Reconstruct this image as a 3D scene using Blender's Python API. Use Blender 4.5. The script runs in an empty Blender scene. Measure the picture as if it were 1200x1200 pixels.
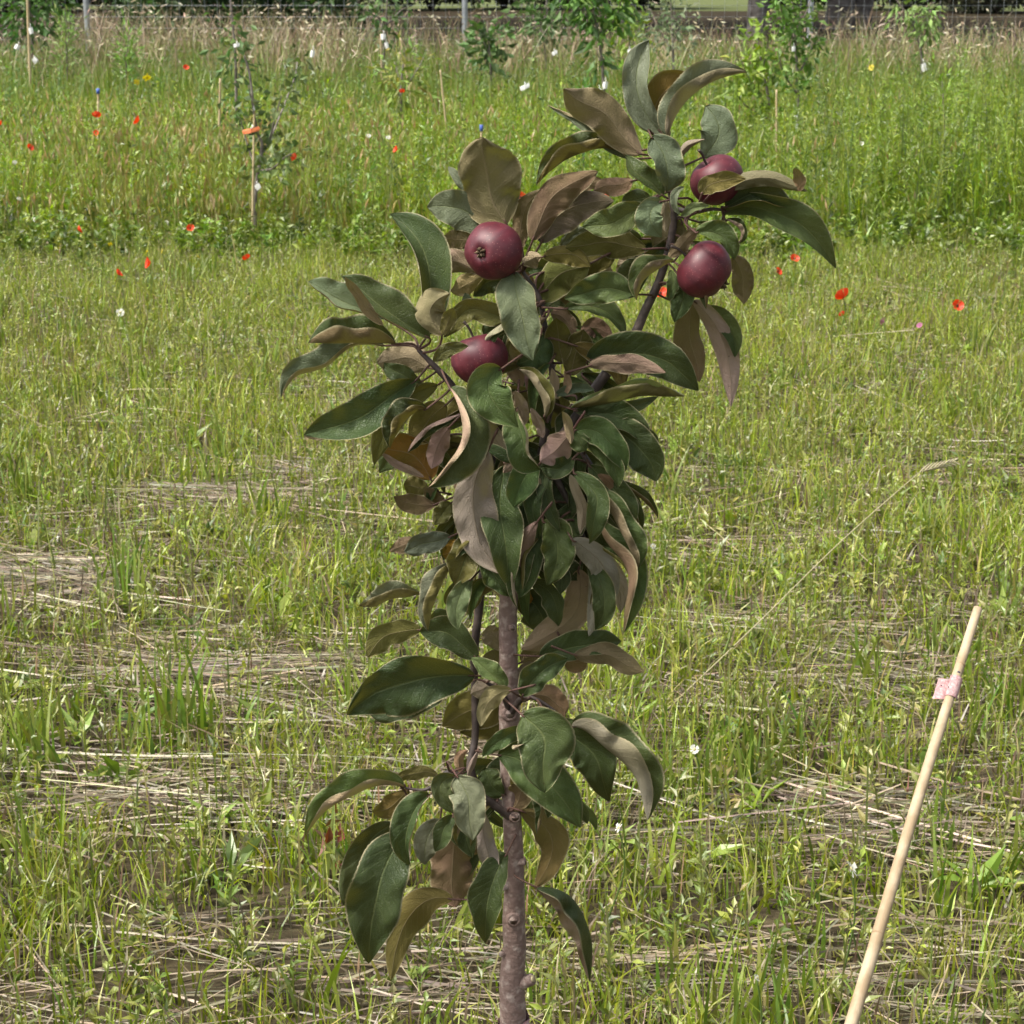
import bpy, math, random
import numpy as np
from mathutils import Vector, Matrix
R = math.radians
scene = bpy.context.scene
COL = scene.collection
rng = np.random.default_rng(7)
random.seed(7)

# ------------------------------------------------------------------ camera
CAM_H, PITCH, F = 1.5, R(16.0), 2300.0          # F in pixels of the 1200 px photograph
cam_d = bpy.data.cameras.new('camera')
cam = bpy.data.objects.new('camera', cam_d); COL.objects.link(cam)
cam.location = (0, 0, CAM_H); cam.rotation_euler = (R(90) - PITCH, 0, 0)
cam_d.sensor_width = 36; cam_d.lens = 36 * F / 1200
cam_d.clip_start = 0.05; cam_d.clip_end = 2000
cam_d.dof.use_dof = True; cam_d.dof.focus_distance = 1.9; cam_d.dof.aperture_fstop = 34
scene.camera = cam
scene.render.resolution_x = 1024; scene.render.resolution_y = 1024

# ------------------------------------------------------------------ light
SUN_EL, SUN_AZ = R(56), R(-112)                   # azimuth measured from +Y (view direction) towards +X
sdir = Vector((math.sin(SUN_AZ) * math.cos(SUN_EL), math.cos(SUN_AZ) * math.cos(SUN_EL), math.sin(SUN_EL)))
world = bpy.data.worlds.new("World"); scene.world = world; world.use_nodes = True
wt = world.node_tree; wt.nodes.clear()
sky = wt.nodes.new('ShaderNodeTexSky'); sky.sky_type = 'NISHITA'; sky.sun_disc = False
sky.sun_elevation = SUN_EL; sky.sun_rotation = SUN_AZ; sky.dust_density = 6.0; sky.air_density = 1.0
bg = wt.nodes.new('ShaderNodeBackground'); bg.inputs[1].default_value = 0.15
wo = wt.nodes.new('ShaderNodeOutputWorld')
hz = wt.nodes.new('ShaderNodeHueSaturation'); hz.inputs['Saturation'].default_value = .35   # thin high cloud: a whiter sky
wt.links.new(sky.outputs[0], hz.inputs['Color']); wt.links.new(hz.outputs[0], bg.inputs[0]); wt.links.new(bg.outputs[0], wo.inputs[0])
sl = bpy.data.lights.new('sun', 'SUN'); sl.energy = 2.6; sl.angle = R(9); sl.color = (1.0, 0.94, 0.82)
sun = bpy.data.objects.new('sun', sl); COL.objects.link(sun)
sun.rotation_euler = (-sdir).to_track_quat('-Z', 'Y').to_euler()
scene.view_settings.view_transform = 'Standard'; scene.view_settings.look = 'None'
scene.view_settings.exposure = 0.80; scene.view_settings.gamma = 1.0
scene.cycles.max_bounces = 6; scene.cycles.diffuse_bounces = 3; scene.cycles.transmission_bounces = 4
scene.cycles.glossy_bounces = 2

# ------------------------------------------------------------------ helpers
CP, SP = math.cos(PITCH), math.sin(PITCH)
def ray(px, py):
    x = (px - 600) / F; y = -(py - 600) / F
    return np.array([x, CP + y * SP, -SP + y * CP])
def PY(px, py, Y):
    """point at horizontal distance Y in the direction of photo pixel px, py"""
    d = ray(px, py); s = Y / d[1]
    return Vector((d[0] * s, Y, CAM_H + d[2] * s))
def PG(px, py, z=0.0):
    d = ray(px, py); s = (z - CAM_H) / d[2]
    return Vector((d[0] * s, d[1] * s, z))
def proj(X, Y, Z):
    dz = Z - CAM_H
    dep = Y * CP - dz * SP; up = Y * SP + dz * CP
    return 600 + F * X / dep, 600 - F * up / dep
def vnoise(x, y, seed=0):
    g = np.random.default_rng(seed).random((64, 64))
    xi = np.floor(x).astype(int); yi = np.floor(y).astype(int)
    fx = x - xi; fy = y - yi; fx = fx * fx * (3 - 2 * fx); fy = fy * fy * (3 - 2 * fy)
    a = g[xi % 64, yi % 64]; b = g[(xi + 1) % 64, yi % 64]; c = g[xi % 64, (yi + 1) % 64]; d = g[(xi + 1) % 64, (yi + 1) % 64]
    return (a * (1 - fx) + b * fx) * (1 - fy) + (c * (1 - fx) + d * fx) * fy
def fbm(x, y, seed=0):
    return (vnoise(x, y, seed) * .55 + vnoise(x * 2.1 + 9, y * 2.1, seed + 1) * .3 + vnoise(x * 4.3, y * 4.3 + 5, seed + 2) * .15)

def set_props(o, label=None, cat=None, group=None, kind=None):
    if label: o['label'] = label
    if cat: o['category'] = cat
    if group: o['group'] = group
    if kind: o['kind'] = kind
    return o
def empty(name, loc, label, cat, group=None):
    o = bpy.data.objects.new(name, None); COL.objects.link(o); o.location = loc; o.empty_display_size = .05
    return set_props(o, label, cat, group)
def mesh_np(name, V, Fc, mat, parent=None, col=None, uv=None, attrs=None, smooth=True, origin=None):
    """V (n,3), Fc (m,4) quads or (m,3); one linked mesh object.  With a parent, V is given in world space."""
    V = np.asarray(V, dtype=np.float64); Fc = np.asarray(Fc, dtype=np.int32)
    if parent is not None: V = V - np.array(parent.matrix_basis.translation if parent.parent is None else wloc(parent))
    elif origin is not None: V = V - np.array(origin)
    me = bpy.data.meshes.new(name); n, k = Fc.shape
    me.vertices.add(len(V)); me.vertices.foreach_set('co', V.astype(np.float32).ravel())
    me.loops.add(n * k); me.loops.foreach_set('vertex_index', Fc.ravel())
    me.polygons.add(n); me.polygons.foreach_set('loop_start', np.arange(n, dtype=np.int32) * k)
    me.polygons.foreach_set('loop_total', np.full(n, k, dtype=np.int32))
    me.polygons.foreach_set('use_smooth', np.full(n, smooth))
    me.update(calc_edges=True)
    if col is not None:
        a = me.color_attributes.new('Col', 'FLOAT_COLOR', 'POINT')
        c = np.ones((len(V), 4), dtype=np.float32); c[:, :3] = col; a.data.foreach_set('color', c.ravel())
    for kx, vv in (attrs or {}).items():
        a = me.color_attributes.new(kx, 'FLOAT_COLOR', 'POINT')
        c = np.ones((len(V), 4), dtype=np.float32); c[:, :3] = vv; a.data.foreach_set('color', c.ravel())
    if uv is not None:
        u = me.uv_layers.new(name='UVMap'); u.data.foreach_set('uv', np.asarray(uv, dtype=np.float32)[Fc.ravel()].ravel())
    me.materials.append(mat)
    o = bpy.data.objects.new(name, me); COL.objects.link(o)
    if parent is not None: o.parent = parent
    elif origin is not None: o.location = origin
    return o
def wloc(o):
    v = o.location.copy(); p = o.parent
    while p: v += p.location; p = p.parent
    return v
class MB:
    """collects quads (triangles are padded)"""
    def __init__(s): s.V = []; s.F = []; s.C = []; s.n = 0
    def add(s, V, Fc, col=(.5, .5, .5)):
        V = np.asarray(V, float); s.V.append(V); s.F.append(np.asarray(Fc) + s.n); s.C.append(np.broadcast_to(np.asarray(col, float), (len(V), 3))); s.n += len(V)
    def build(s, name, mat, parent=None, **kw):
        return mesh_np(name, np.vstack(s.V), np.vstack(s.F), mat, parent, col=np.vstack(s.C), **kw)
def smooth_path(P, r, n):
    P = np.asarray(P, float); r = np.asarray(r, float); m = len(P)
    if m < 3: t = np.linspace(0, m - 1, n)
    t = np.linspace(0, m - 1, n); out = np.zeros((n, 3)); rr = np.interp(t, np.arange(m), r)
    for k, tt in enumerate(t):
        i = min(int(tt), m - 2); f = tt - i
        p0 = P[max(i - 1, 0)]; p1 = P[i]; p2 = P[i + 1]; p3 = P[min(i + 2, m - 1)]
        out[k] = .5 * ((2 * p1) + (-p0 + p2) * f + (2 * p0 - 5 * p1 + 4 * p2 - p3) * f * f + (-p0 + 3 * p1 - 3 * p2 + p3) * f ** 3)
    return out, rr
def tube(P, r, sides=8, n=None, lump=0, seed=0, cap=True):
    """quads of a tube along a smoothed path"""
    if n is None: n = max(2, (len(P) - 1) * 5 + 1)
    C, rr = smooth_path(P, r, n)
    T = np.gradient(C, axis=0); T /= np.linalg.norm(T, axis=1)[:, None] + 1e-12
    ref = np.array([0.13, 1, 0.07]); 
    if abs(T[0] @ ref) > .85: ref = np.array([1, 0.1, 0.07])
    U = np.cross(T, ref); U /= np.linalg.norm(U, axis=1)[:, None] + 1e-12; W = np.cross(T, U)
    a = np.linspace(0, 2 * math.pi, sides, endpoint=False)
    rl = np.ones((n, sides))
    if lump:
        g = np.random.default_rng(seed); rl += lump * (g.random((n, sides)) - .5) + lump * 1.3 * (np.interp(np.arange(n), np.arange(0, n + 9, 9), g.random(len(np.arange(0, n + 9, 9)))) - .5)[:, None]
    V = C[:, None, :] + (rr[:, None] * rl)[:, :, None] * (np.cos(a)[None, :, None] * U[:, None, :] + np.sin(a)[None, :, None] * W[:, None, :])
    V = V.reshape(-1, 3); Fc = []
    for i in range(n - 1):
        for j in range(sides):
            k = (j + 1) % sides; Fc.append((i * sides + j, i * sides + k, (i + 1) * sides + k, (i + 1) * sides + j))
    if cap:
        V = np.vstack([V, C[0], C[-1]]); b = n * sides
        for j in range(0, sides, 2):
            Fc.append((b, (j + 2) % sides, (j + 1) % sides, j)); o = (n - 1) * sides
            Fc.append((b + 1, o + j, o + (j + 1) % sides, o + (j + 2) % sides))
    return V, np.array(Fc)

# ------------------------------------------------------------------ materials
def new_mat(name):
    m = bpy.data.materials.new(name); m.use_nodes = True; t = m.node_tree; t.nodes.clear()
    out = t.nodes.new('ShaderNodeOutputMaterial')
    return m, t, out
def N(t, typ, **kw):
    n = t.nodes.new(typ)
    for k, v in kw.items():
        if k.startswith('i_'): n.inputs[int(k[2:]) if k[2:].isdigit() else k[2:]].default_value = v
        else: setattr(n, k, v)
    return n
def principled(name, color, rough=.6, noise=None, bump=None, spec=.4, metal=0, attr=None):
    m, t, out = new_mat(name); p = N(t, 'ShaderNodeBsdfPrincipled'); t.links.new(p.outputs[0], out.inputs[0])
    p.inputs['Roughness'].default_value = rough; p.inputs['Metallic'].default_value = metal
    p.inputs['Specular IOR Level'].default_value = spec
    p.inputs['Base Color'].default_value = (*color, 1)
    tc = N(t, 'ShaderNodeTexCoord')
    if noise:
        scale, c2, lo, hi = noise
        nz = N(t, 'ShaderNodeTexNoise'); nz.inputs['Scale'].default_value = scale; nz.inputs['Detail'].default_value = 6
        t.links.new(tc.outputs['Object'], nz.inputs['Vector'])
        mr = N(t, 'ShaderNodeMapRange'); mr.inputs[1].default_value = lo; mr.inputs[2].default_value = hi
        t.links.new(nz.outputs[0], mr.inputs[0])
        mx = N(t, 'ShaderNodeMix', data_type='RGBA'); mx.inputs[6].default_value = (*color, 1); mx.inputs[7].default_value = (*c2, 1)
        t.links.new(mr.outputs[0], mx.inputs[0]); t.links.new(mx.outputs[2], p.inputs['Base Color'])
    if bump:
        scale, st, dist = bump
        nb = N(t, 'ShaderNodeTexNoise'); nb.inputs['Scale'].default_value = scale; nb.inputs['Detail'].default_value = 5
        t.links.new(tc.outputs['Object'], nb.inputs['Vector'])
        b = N(t, 'ShaderNodeBump'); b.inputs['Strength'].default_value = st; b.inputs['Distance'].default_value = dist
        t.links.new(nb.outputs[0], b.inputs['Height']); t.links.new(b.outputs[0], p.inputs['Normal'])
    return m
def blade_mat(name, trans=.35, gloss=.05, rough=.4):
    m, t, out = new_mat(name)
    a = N(t, 'ShaderNodeAttribute', attribute_name='Col')
    d = N(t, 'ShaderNodeBsdfDiffuse'); tr = N(t, 'ShaderNodeBsdfTranslucent')
    t.links.new(a.outputs[0], d.inputs[0])
    hs = N(t, 'ShaderNodeHueSaturation'); hs.inputs['Saturation'].default_value = 1.15; hs.inputs['Value'].default_value = 1.2
    t.links.new(a.outputs[0], hs.inputs['Color']); t.links.new(hs.outputs[0], tr.inputs[0])
    m1 = N(t, 'ShaderNodeMixShader'); m1.inputs[0].default_value = trans
    t.links.new(d.outputs[0], m1.inputs[1]); t.links.new(tr.outputs[0], m1.inputs[2])
    g = N(t, 'ShaderNodeBsdfGlossy'); g.inputs['Roughness'].default_value = rough
    m2 = N(t, 'ShaderNodeMixShader'); m2.inputs[0].default_value = gloss
    t.links.new(m1.outputs[0], m2.inputs[1]); t.links.new(g.outputs[0], m2.inputs[2]); t.links.new(m2.outputs[0], out.inputs[0])
    return m
M_GRASS = blade_mat('grass_blades'); M_STRAW = blade_mat('dry_straw', .1, .04); M_FOL = blade_mat('sapling_leaves', .3, .035, .5)

def leaf_material():
    m, t, out = new_mat('apple_leaf'); L = t.links.new
    up = N(t, 'ShaderNodeAttribute', attribute_name='Upper'); un = N(t, 'ShaderNodeAttribute', attribute_name='Under')
    uv = N(t, 'ShaderNodeUVMap', uv_map='UVMap'); sep = N(t, 'ShaderNodeSeparateXYZ'); L(uv.outputs[0], sep.inputs[0])
    def M_(op, a, b=None, c=None):
        n = N(t, 'ShaderNodeMath', operation=op)
        for i, v in enumerate((a, b, c)):
            if v is None: continue
            if isinstance(v, (int, float)): n.inputs[i].default_value = v
            else: L(v, n.inputs[i])
        return n.outputs[0]
    av = M_('ABSOLUTE', sep.outputs[1])
    # lateral veins sweep forward from the midrib
    ph = M_('SUBTRACT', M_('MULTIPLY', sep.outputs[0], 10.0), M_('MULTIPLY', M_('POWER', av, .8), 2.6))
    side = M_('MULTIPLY', M_('GREATER_THAN', sep.outputs[1], 0.0), .45)
    tc = N(t, 'ShaderNodeTexCoord'); nz = N(t, 'ShaderNodeTexNoise'); nz.inputs['Scale'].default_value = 60; nz.inputs['Detail'].default_value = 4
    L(tc.outputs['Object'], nz.inputs['Vector'])
    ph2 = M_('ADD', M_('ADD', ph, side), M_('MULTIPLY', nz.outputs[0], .5))
    fr = M_('ABSOLUTE', M_('SUBTRACT', M_('FRACT', ph2), .5))
    lat = N(t, 'ShaderNodeMapRange'); lat.inputs[1].default_value = 0.0; lat.inputs[2].default_value = .09; lat.inputs[3].default_value = 1; lat.inputs[4].default_value = 0
    L(fr, lat.inputs[0])
    mid = N(t, 'ShaderNodeMapRange'); mid.inputs[1].default_value = .015; mid.inputs[2].default_value = .05; mid.inputs[3].default_value = 1; mid.inputs[4].default_value = 0
    L(av, mid.inputs[0])
    vein = M_('MAXIMUM', mid.outputs[0], M_('MULTIPLY', lat.outputs[0], .3))
    rim = N(t, 'ShaderNodeMapRange'); rim.inputs[1].default_value = .9; rim.inputs[2].default_value = .97; L(av, rim.inputs[0])
    geo = N(t, 'ShaderNodeNewGeometry')
    def mix(fac, a, b):
        n = N(t, 'ShaderNodeMix', data_type='RGBA')
        for s, v in ((0, fac), (6, a), (7, b)):
            if isinstance(v, (int, float)): n.inputs[s].default_value = v
            elif isinstance(v, tuple): n.inputs[s].default_value = v
            else: L(v, n.inputs[s])
        return n.outputs[2]
    # blotches of older tissue
    nb = N(t, 'ShaderNodeTexNoise'); nb.inputs['Scale'].default_value = 28; nb.inputs['Detail'].default_value = 5; L(tc.outputs['Object'], nb.inputs['Vector'])
    bl = N(t, 'ShaderNodeMapRange'); bl.inputs[1].default_value = .42; bl.inputs[2].default_value = .68; L(nb.outputs[0], bl.inputs[0])
    hsu = N(t, 'ShaderNodeHueSaturation'); hsu.inputs['Hue'].default_value = .485; hsu.inputs['Value'].default_value = 1.7; L(up.outputs[0], hsu.inputs['Color'])
    upc = mix(M_('MULTIPLY', bl.outputs[0], .55), up.outputs[0], hsu.outputs[0])
    upc = mix(M_('MULTIPLY', vein, .45), upc, (.13, .16, .06, 1))
    hsn = N(t, 'ShaderNodeHueSaturation'); hsn.inputs['Hue'].default_value = .52; hsn.inputs['Value'].default_value = .75; L(un.outputs[0], hsn.inputs['Color'])
    unc = mix(M_('MULTIPLY', bl.outputs[0], .6), un.outputs[0], hsn.outputs[0])
    nl = N(t, 'ShaderNodeTexNoise'); nl.inputs['Scale'].default_value = 13; nl.inputs['Detail'].default_value = 3; L(tc.outputs['Object'], nl.inputs['Vector'])
    ol = N(t, 'ShaderNodeMapRange'); ol.inputs[1].default_value = .45; ol.inputs[2].default_value = .62; L(nl.outputs[0], ol.inputs[0])
    unc = mix(M_('MULTIPLY', ol.outputs[0], .45), unc, (.145, .125, .045, 1))
    hu2 = N(t, 'ShaderNodeHueSaturation'); hu2.inputs['Hue'].default_value = .475; hu2.inputs['Value'].default_value = 1.25; L(upc, hu2.inputs['Color'])
    upc = mix(M_('MULTIPLY', ol.outputs[0], .55), upc, hu2.outputs[0])
    unc = mix(M_('MULTIPLY', vein, .3), unc, (.34, .26, .17, 1))
    spk = N(t, 'ShaderNodeTexVoronoi'); spk.inputs['Scale'].default_value = 95; L(tc.outputs['Object'], spk.inputs['Vector'])
    sp = N(t, 'ShaderNodeMapRange'); sp.inputs[1].default_value = .05; sp.inputs[2].default_value = .11; sp.inputs[3].default_value = 1; sp.inputs[4].default_value = 0; L(spk.outputs[0], sp.inputs[0])
    nsp = N(t, 'ShaderNodeTexNoise'); nsp.inputs['Scale'].default_value = 14; L(tc.outputs['Object'], nsp.inputs['Vector'])
    spm = M_('MULTIPLY', sp.outputs[0], M_('GREATER_THAN', nsp.outputs[0], .6))
    face = mix(geo.outputs['Backfacing'], upc, unc)
    face = mix(M_('MULTIPLY', spm, .6), face, (.06, .03, .015, 1))
    face = mix(M_('MULTIPLY', rim.outputs[0], .75), face, (.34, .30, .18, 1))
    p = N(t, 'ShaderNodeBsdfPrincipled'); L(face, p.inputs['Base Color'])
    rg = mix(geo.outputs['Backfacing'], (.50, .50, .50, 1), (.85, .85, .85, 1)); L(rg, p.inputs['Roughness'])
    p.inputs['Specular IOR Level'].default_value = .30
    net = N(t, 'ShaderNodeTexVoronoi', feature='DISTANCE_TO_EDGE'); net.inputs['Scale'].default_value = 420; L(tc.outputs['Object'], net.inputs['Vector'])
    nt = N(t, 'ShaderNodeMapRange'); nt.inputs[1].default_value = 0; nt.inputs[2].default_value = .12; L(net.outputs[0], nt.inputs[0])
    hgt = M_('ADD', M_('ADD', M_('MULTIPLY', vein, -.7), M_('MULTIPLY', nt.outputs[0], .35)), M_('MULTIPLY', nz.outputs[0], 1.0))
    b = N(t, 'ShaderNodeBump'); b.inputs['Strength'].default_value = .8; b.inputs['Distance'].default_value = .0014; L(hgt, b.inputs['Height']); L(b.outputs[0], p.inputs['Normal'])
    tr = N(t, 'ShaderNodeBsdfTranslucent'); trc = mix(.5, upc, (.30, .26, .03, 1)); L(trc, tr.inputs[0])
    ms = N(t, 'ShaderNodeMixShader'); ms.inputs[0].default_value = .16; L(p.outputs[0], ms.inputs[1]); L(tr.outputs[0], ms.inputs[2])
    L(ms.outputs[0], out.inputs[0])
    return m
M_LEAF = leaf_material()
M_BARK = principled('apple_bark', (.19, .13, .11), .7, (110, (.38, .31, .27), .5, .7), (160, .9, .0025))
M_TWIG = principled('dark_twig', (.045, .034, .03), .55, (60, (.12, .09, .08), .45, .7), (200, .6, .001))
M_SAPBARK = principled('sapling_bark', (.12, .10, .085), .8, (30, (.25, .22, .19), .4, .7), (60, .8, .003))
M_TRUNK = principled('old_bark', (.13, .12, .11), .9, (5, (.06, .05, .045), .4, .65), (9, 1, .05))
# ------------------------------------------------------------------ setting: ground sheets
def ground_mat(name, c1, c2, c3, s=3.0, bump=.03):
    m, t, out = new_mat(name); L = t.links.new
    p = N(t, 'ShaderNodeBsdfPrincipled'); p.inputs['Roughness'].default_value = .95; p.inputs['Specular IOR Level'].default_value = .1
    tc = N(t, 'ShaderNodeTexCoord')
    a = N(t, 'ShaderNodeTexNoise'); a.inputs['Scale'].default_value = s; a.inputs['Detail'].default_value = 9; a.inputs['Roughness'].default_value = .7
    mp = N(t, 'ShaderNodeMapping'); mp.inputs['Scale'].default_value = (1, 2.5, 1); L(tc.outputs['Object'], mp.inputs['Vector']); L(mp.outputs[0], a.inputs['Vector'])
    cr = N(t, 'ShaderNodeValToRGB'); e = cr.color_ramp.elements; e[0].position = .3; e[0].color = (*c1, 1); e[1].position = .7; e[1].color = (*c3, 1)
    k = cr.color_ramp.elements.new(.5); k.color = (*c2, 1)
    L(a.outputs[0], cr.inputs[0]); L(cr.outputs[0], p.inputs['Base Color'])
    b = N(t, 'ShaderNodeBump'); b.inputs['Strength'].default_value = .8; b.inputs['Distance'].default_value = bump; L(a.outputs[0], b.inputs['Height']); L(b.outputs[0], p.inputs['Normal'])
    L(p.outputs[0], out.inputs[0]); return m
def sheet(name, x0, x1, y0, y1, z, mat, nx=2, ny=2, amp=0, seed=1):
    X, Y = np.meshgrid(np.linspace(x0, x1, nx), np.linspace(y0, y1, ny)); Z = np.full_like(X, z)
    if amp: Z = Z + amp * (fbm(X * 2.2 + 30, Y * 2.2 + 30, seed) - .5)
    V = np.stack([X, Y, Z], -1).reshape(-1, 3); i = np.arange(ny - 1)[:, None] * nx + np.arange(nx - 1)[None, :]; i = i.ravel()
    o = mesh_np(name, V, np.stack([i, i + 1, i + nx + 1, i + nx], 1), mat)
    return set_props(o, kind='structure')
sheet('ground', -400, 400, -60, 1500, -.03, ground_mat('lawn_turf', (.07, .085, .035), (.10, .12, .045), (.13, .15, .06), .6, .05))
sheet('field_soil', -7, 7, -1.5, 25.5, 0.0, ground_mat('thatch_soil', (.025, .02, .012), (.06, .048, .028), (.13, .105, .06), 9, .02), 160, 240, .05)
soil = sheet('bare_soil', -30, 30, 25.5, 51.5, -.012, ground_mat('shade_toned_litter', (.022, .016, .010), (.034, .025, .016), (.045, .045, .02), 1.5, .03))  # brown litter soil, darkened in its colours to stand for tree shade

# ------------------------------------------------------------------ vectorised blades, stalks, leaves
def blades(x, y, L, w, lean, az, face, col, K=3, z0=0.0, curve=1.8, tipcol=None, wexp=1.6, ret=False):
    n = len(x); t = np.linspace(0, 1, K + 1)[None, :]
    ln = np.sin(lean)[:, None] * t ** curve; up = t * np.cos(lean[:, None] * t ** .8)
    cx = x[:, None] + np.cos(az)[:, None] * ln * L[:, None]; cy = y[:, None] + np.sin(az)[:, None] * ln * L[:, None]
    cz = z0 + up * L[:, None] if np.isscalar(z0) else z0[:, None] + up * L[:, None]
    hw = .5 * w[:, None] * (1 - .93 * t ** wexp)
    sx = np.cos(face)[:, None] * hw; sy = np.sin(face)[:, None] * hw
    V = np.empty((n, K + 1, 2, 3)); V[:, :, 0, 0] = cx - sx; V[:, :, 1, 0] = cx + sx
    V[:, :, 0, 1] = cy - sy; V[:, :, 1, 1] = cy + sy; V[:, :, :, 2] = cz[:, :, None]
    b = (np.arange(n) * (K + 1) * 2)[:, None] + (np.arange(K) * 2)[None, :]
    Fc = np.stack([b, b + 1, b + 3, b + 2], -1).reshape(-1, 4)
    c = np.repeat(col[:, None, :], K + 1, 1)
    if tipcol is not None: c = c * (1 - t[..., None] ** 1.5) + tipcol[:, None, :] * t[..., None] ** 1.5
    C = np.repeat(c[:, :, None, :], 2, 2).reshape(-1, 3)
    if ret: return V.reshape(-1, 3), Fc, C, np.stack([cx[:, -1], cy[:, -1], cz[:, -1]], 1)
    return V.reshape(-1, 3), Fc, C
def leaves_np(P, D, Lh, Wd, col, fold=.25, nrm=None):
    """kite shaped folded leaves: P base (n,3), D unit direction, length, width"""
    n = len(P); rn = rng.normal(size=(n, 3)) if nrm is None else nrm
    S = np.cross(D, rn); S /= np.linalg.norm(S, axis=1)[:, None] + 1e-9; Nn = np.cross(S, D)
    L_ = Lh[:, None]; W_ = Wd[:, None] * .5
    m1 = P + D * L_ * .45; tip = P + D * L_ - Nn * L_ * .12
    V = np.stack([P, m1 + S * W_ + Nn * W_ * fold * 2, tip, m1 - S * W_ + Nn * W_ * fold * 2, m1], 1)
    b = np.arange(n)[:, None] * 5
    Fc = np.concatenate([b + np.array([[0, 4, 2, 1]]), b + np.array([[0, 3, 2, 4]])], 0)
    return V.reshape(-1, 3), Fc, np.repeat(col, 5, 0)
class Big:
    def __init__(s): s.V = []; s.F = []; s.C = []; s.n = 0
    def add(s, t): V, Fc, C = t[:3]; s.V.append(V); s.F.append(Fc + s.n); s.C.append(C); s.n += len(V)
    def build(s, name, mat, parent=None, **kw): return mesh_np(name, np.vstack(s.V), np.vstack(s.F), mat, parent, col=np.vstack(s.C), smooth=False, **kw)
def wedge(n, y0, y1, m=.9, pw=1.0):
    """random roots in the strip of field that can be seen (with a margin each side)"""
    k = int(n * 2.6) + 10
    y = y0 + (y1 - y0) * rng.random(k) ** pw; h = .265 * y + m; hm = .265 * y1 + m
    x = (rng.random(k) * 2 - 1) * hm; ok = np.abs(x) < h
    return x[ok][:n], y[ok][:n]
def mixcol(n, cols, wts, var=.18):
    c = np.array(cols)[rng.choice(len(cols), n, p=np.array(wts) / sum(wts))]
    return c * (1 + var * rng.normal(size=(n, 1)).clip(-2, 2)) * (1 + .06 * rng.normal(size=(n, 3)))
G1, G2, G3, G4 = (.205, .275, .028), (.28, .35, .038), (.12, .19, .024), (.33, .34, .085)
S1, S2, S3 = (.27, .23, .155), (.15, .12, .08), (.38, .33, .23)

# where the photo shows flattened straw (pixels: x, y, rx, ry, strength)
SPOTS = [(290, 590, 170, 18, 1.1), (40, 690, 130, 40, 1.0), (240, 790, 220, 32, 1.1), (330, 850, 110, 25, .8), (60, 900, 90, 30, .6),
         (930, 740, 150, 22, .6), (1010, 800, 190, 40, .8), (870, 640, 160, 20, .6), (1000, 985, 230, 50, 1.0), (860, 1000, 150, 30, .9),
         (180, 960, 180, 35, .7), (250, 1120, 200, 40, .5), (30, 1185, 60, 20, 1), (60, 310, 60, 10, .7), (870, 350, 150, 12, .6), (1120, 560, 120, 20, .5), (1100, 1120, 140, 40, .7), (780, 560, 60, 20, .4), (470, 1190, 160, 20, .6)]
def straw_mask(x, y):
    px, py = proj(x, y, 0.0)
    s = .6 * np.clip(fbm(x * 1.6 + 11, y * 3.0 + 3, 21) * 2.8 - 1.3, 0, 1)
    for a, b, rx, ry, st in SPOTS: s = np.maximum(s, st * np.exp(-((px - a) / rx) ** 2 - ((py - b) / ry) ** 2))
    near = np.clip((py - 300) / 250, .25, 1)
    brk = np.clip(fbm(x * 5 + 4, y * 7 + 8, 25) * 3 - .5, .35, 1); return np.clip(s * near * brk, 0, 1)

# ---- short green grass of the orchard row
B = Big()
n = 190000
x, y = wedge(n, 1.9, 10.5, .8, 1.15); sm = straw_mask(x, y); cl = fbm(x * 4 + 3, y * 4, 31)
keep = rng.random(len(x)) < (1 - .82 * sm) * np.clip(.35 + 1.5 * (cl - .25), .25, 1); x, y, sm, cl = x[keep], y[keep], sm[keep], cl[keep]
n = len(x); gr = fbm(x * .8, y * .8, 41)
L = (.03 + .085 * rng.random(n) ** 1.6 + .13 * np.clip(cl - .42, 0, 1)) * (1 - .35 * sm)
col = mixcol(n, [G1, G2, G3, G4], [3, 3, 1.6, 1.6]) * (.8 + .5 * gr[:, None])
dryb = (rng.random(n) < .24 + .25 * sm); col[dryb] = mixcol(dryb.sum(), [S1, S2, (.30, .29, .12)], [1, 1.3, 1.5])
far = np.clip((y - 8) / 2, 0, 1)[:, None]; col = col * (1 - .25 * far) + far * .25 * np.array([.15, .24, .03])
B.add(blades(x, y, L, .0028 + .0038 * rng.random(n) ** 2, rng.random(n) * .95, rng.random(n) * 6.28, rng.normal(0, .8, n), col, 3, tipcol=col * np.array([1.15, 1.08, .9])))
set_props(B.build('short_grass', M_GRASS), 'short green grass covering the orchard row', 'grass', kind='stuff')
# ---- broad blades and clumps (wide grass tufts)
B = Big()
cx, cy = wedge(520, 2.2, 10.3, .7); cx = np.append(cx, [PG(205, 865).x, PG(40, 905).x, PG(575, 0).x * 0 + PG(1190, 850).x, PG(870, 930).x, PG(860, 1230).x, PG(25, 590).x])
cy = np.append(cy, [PG(205, 865).y, PG(40, 905).y, PG(1190, 850).y, PG(870, 930).y, PG(860, 1230).y, PG(25, 590).y])
for i in range(len(cx)):
    big = i >= len(cx) - 6; k = 26 if big else rng.integers(6, 16); r = .035 if big else .03
    h = (.26 if i == len(cx) - 6 else .20) if big else .09 + .10 * rng.random()
    L = h * (.5 + .5 * rng.random(k)); c = mixcol(k, [(.125, .20, .03), (.19, .26, .04), (.25, .29, .06)], [1, 1.5, 1])
    B.add(blades(cx[i] + rng.normal(0, r, k), cy[i] + rng.normal(0, r, k), L, .005 + .005 * rng.random(k), rng.random(k) * .5, rng.random(k) * 6.28, rng.normal(0, .7, k), c, 4, wexp=2.4))
set_props(B.build('grass_tufts', M_GRASS), 'broader bright green grass tufts among the short grass', 'grass', kind='stuff')
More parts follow.
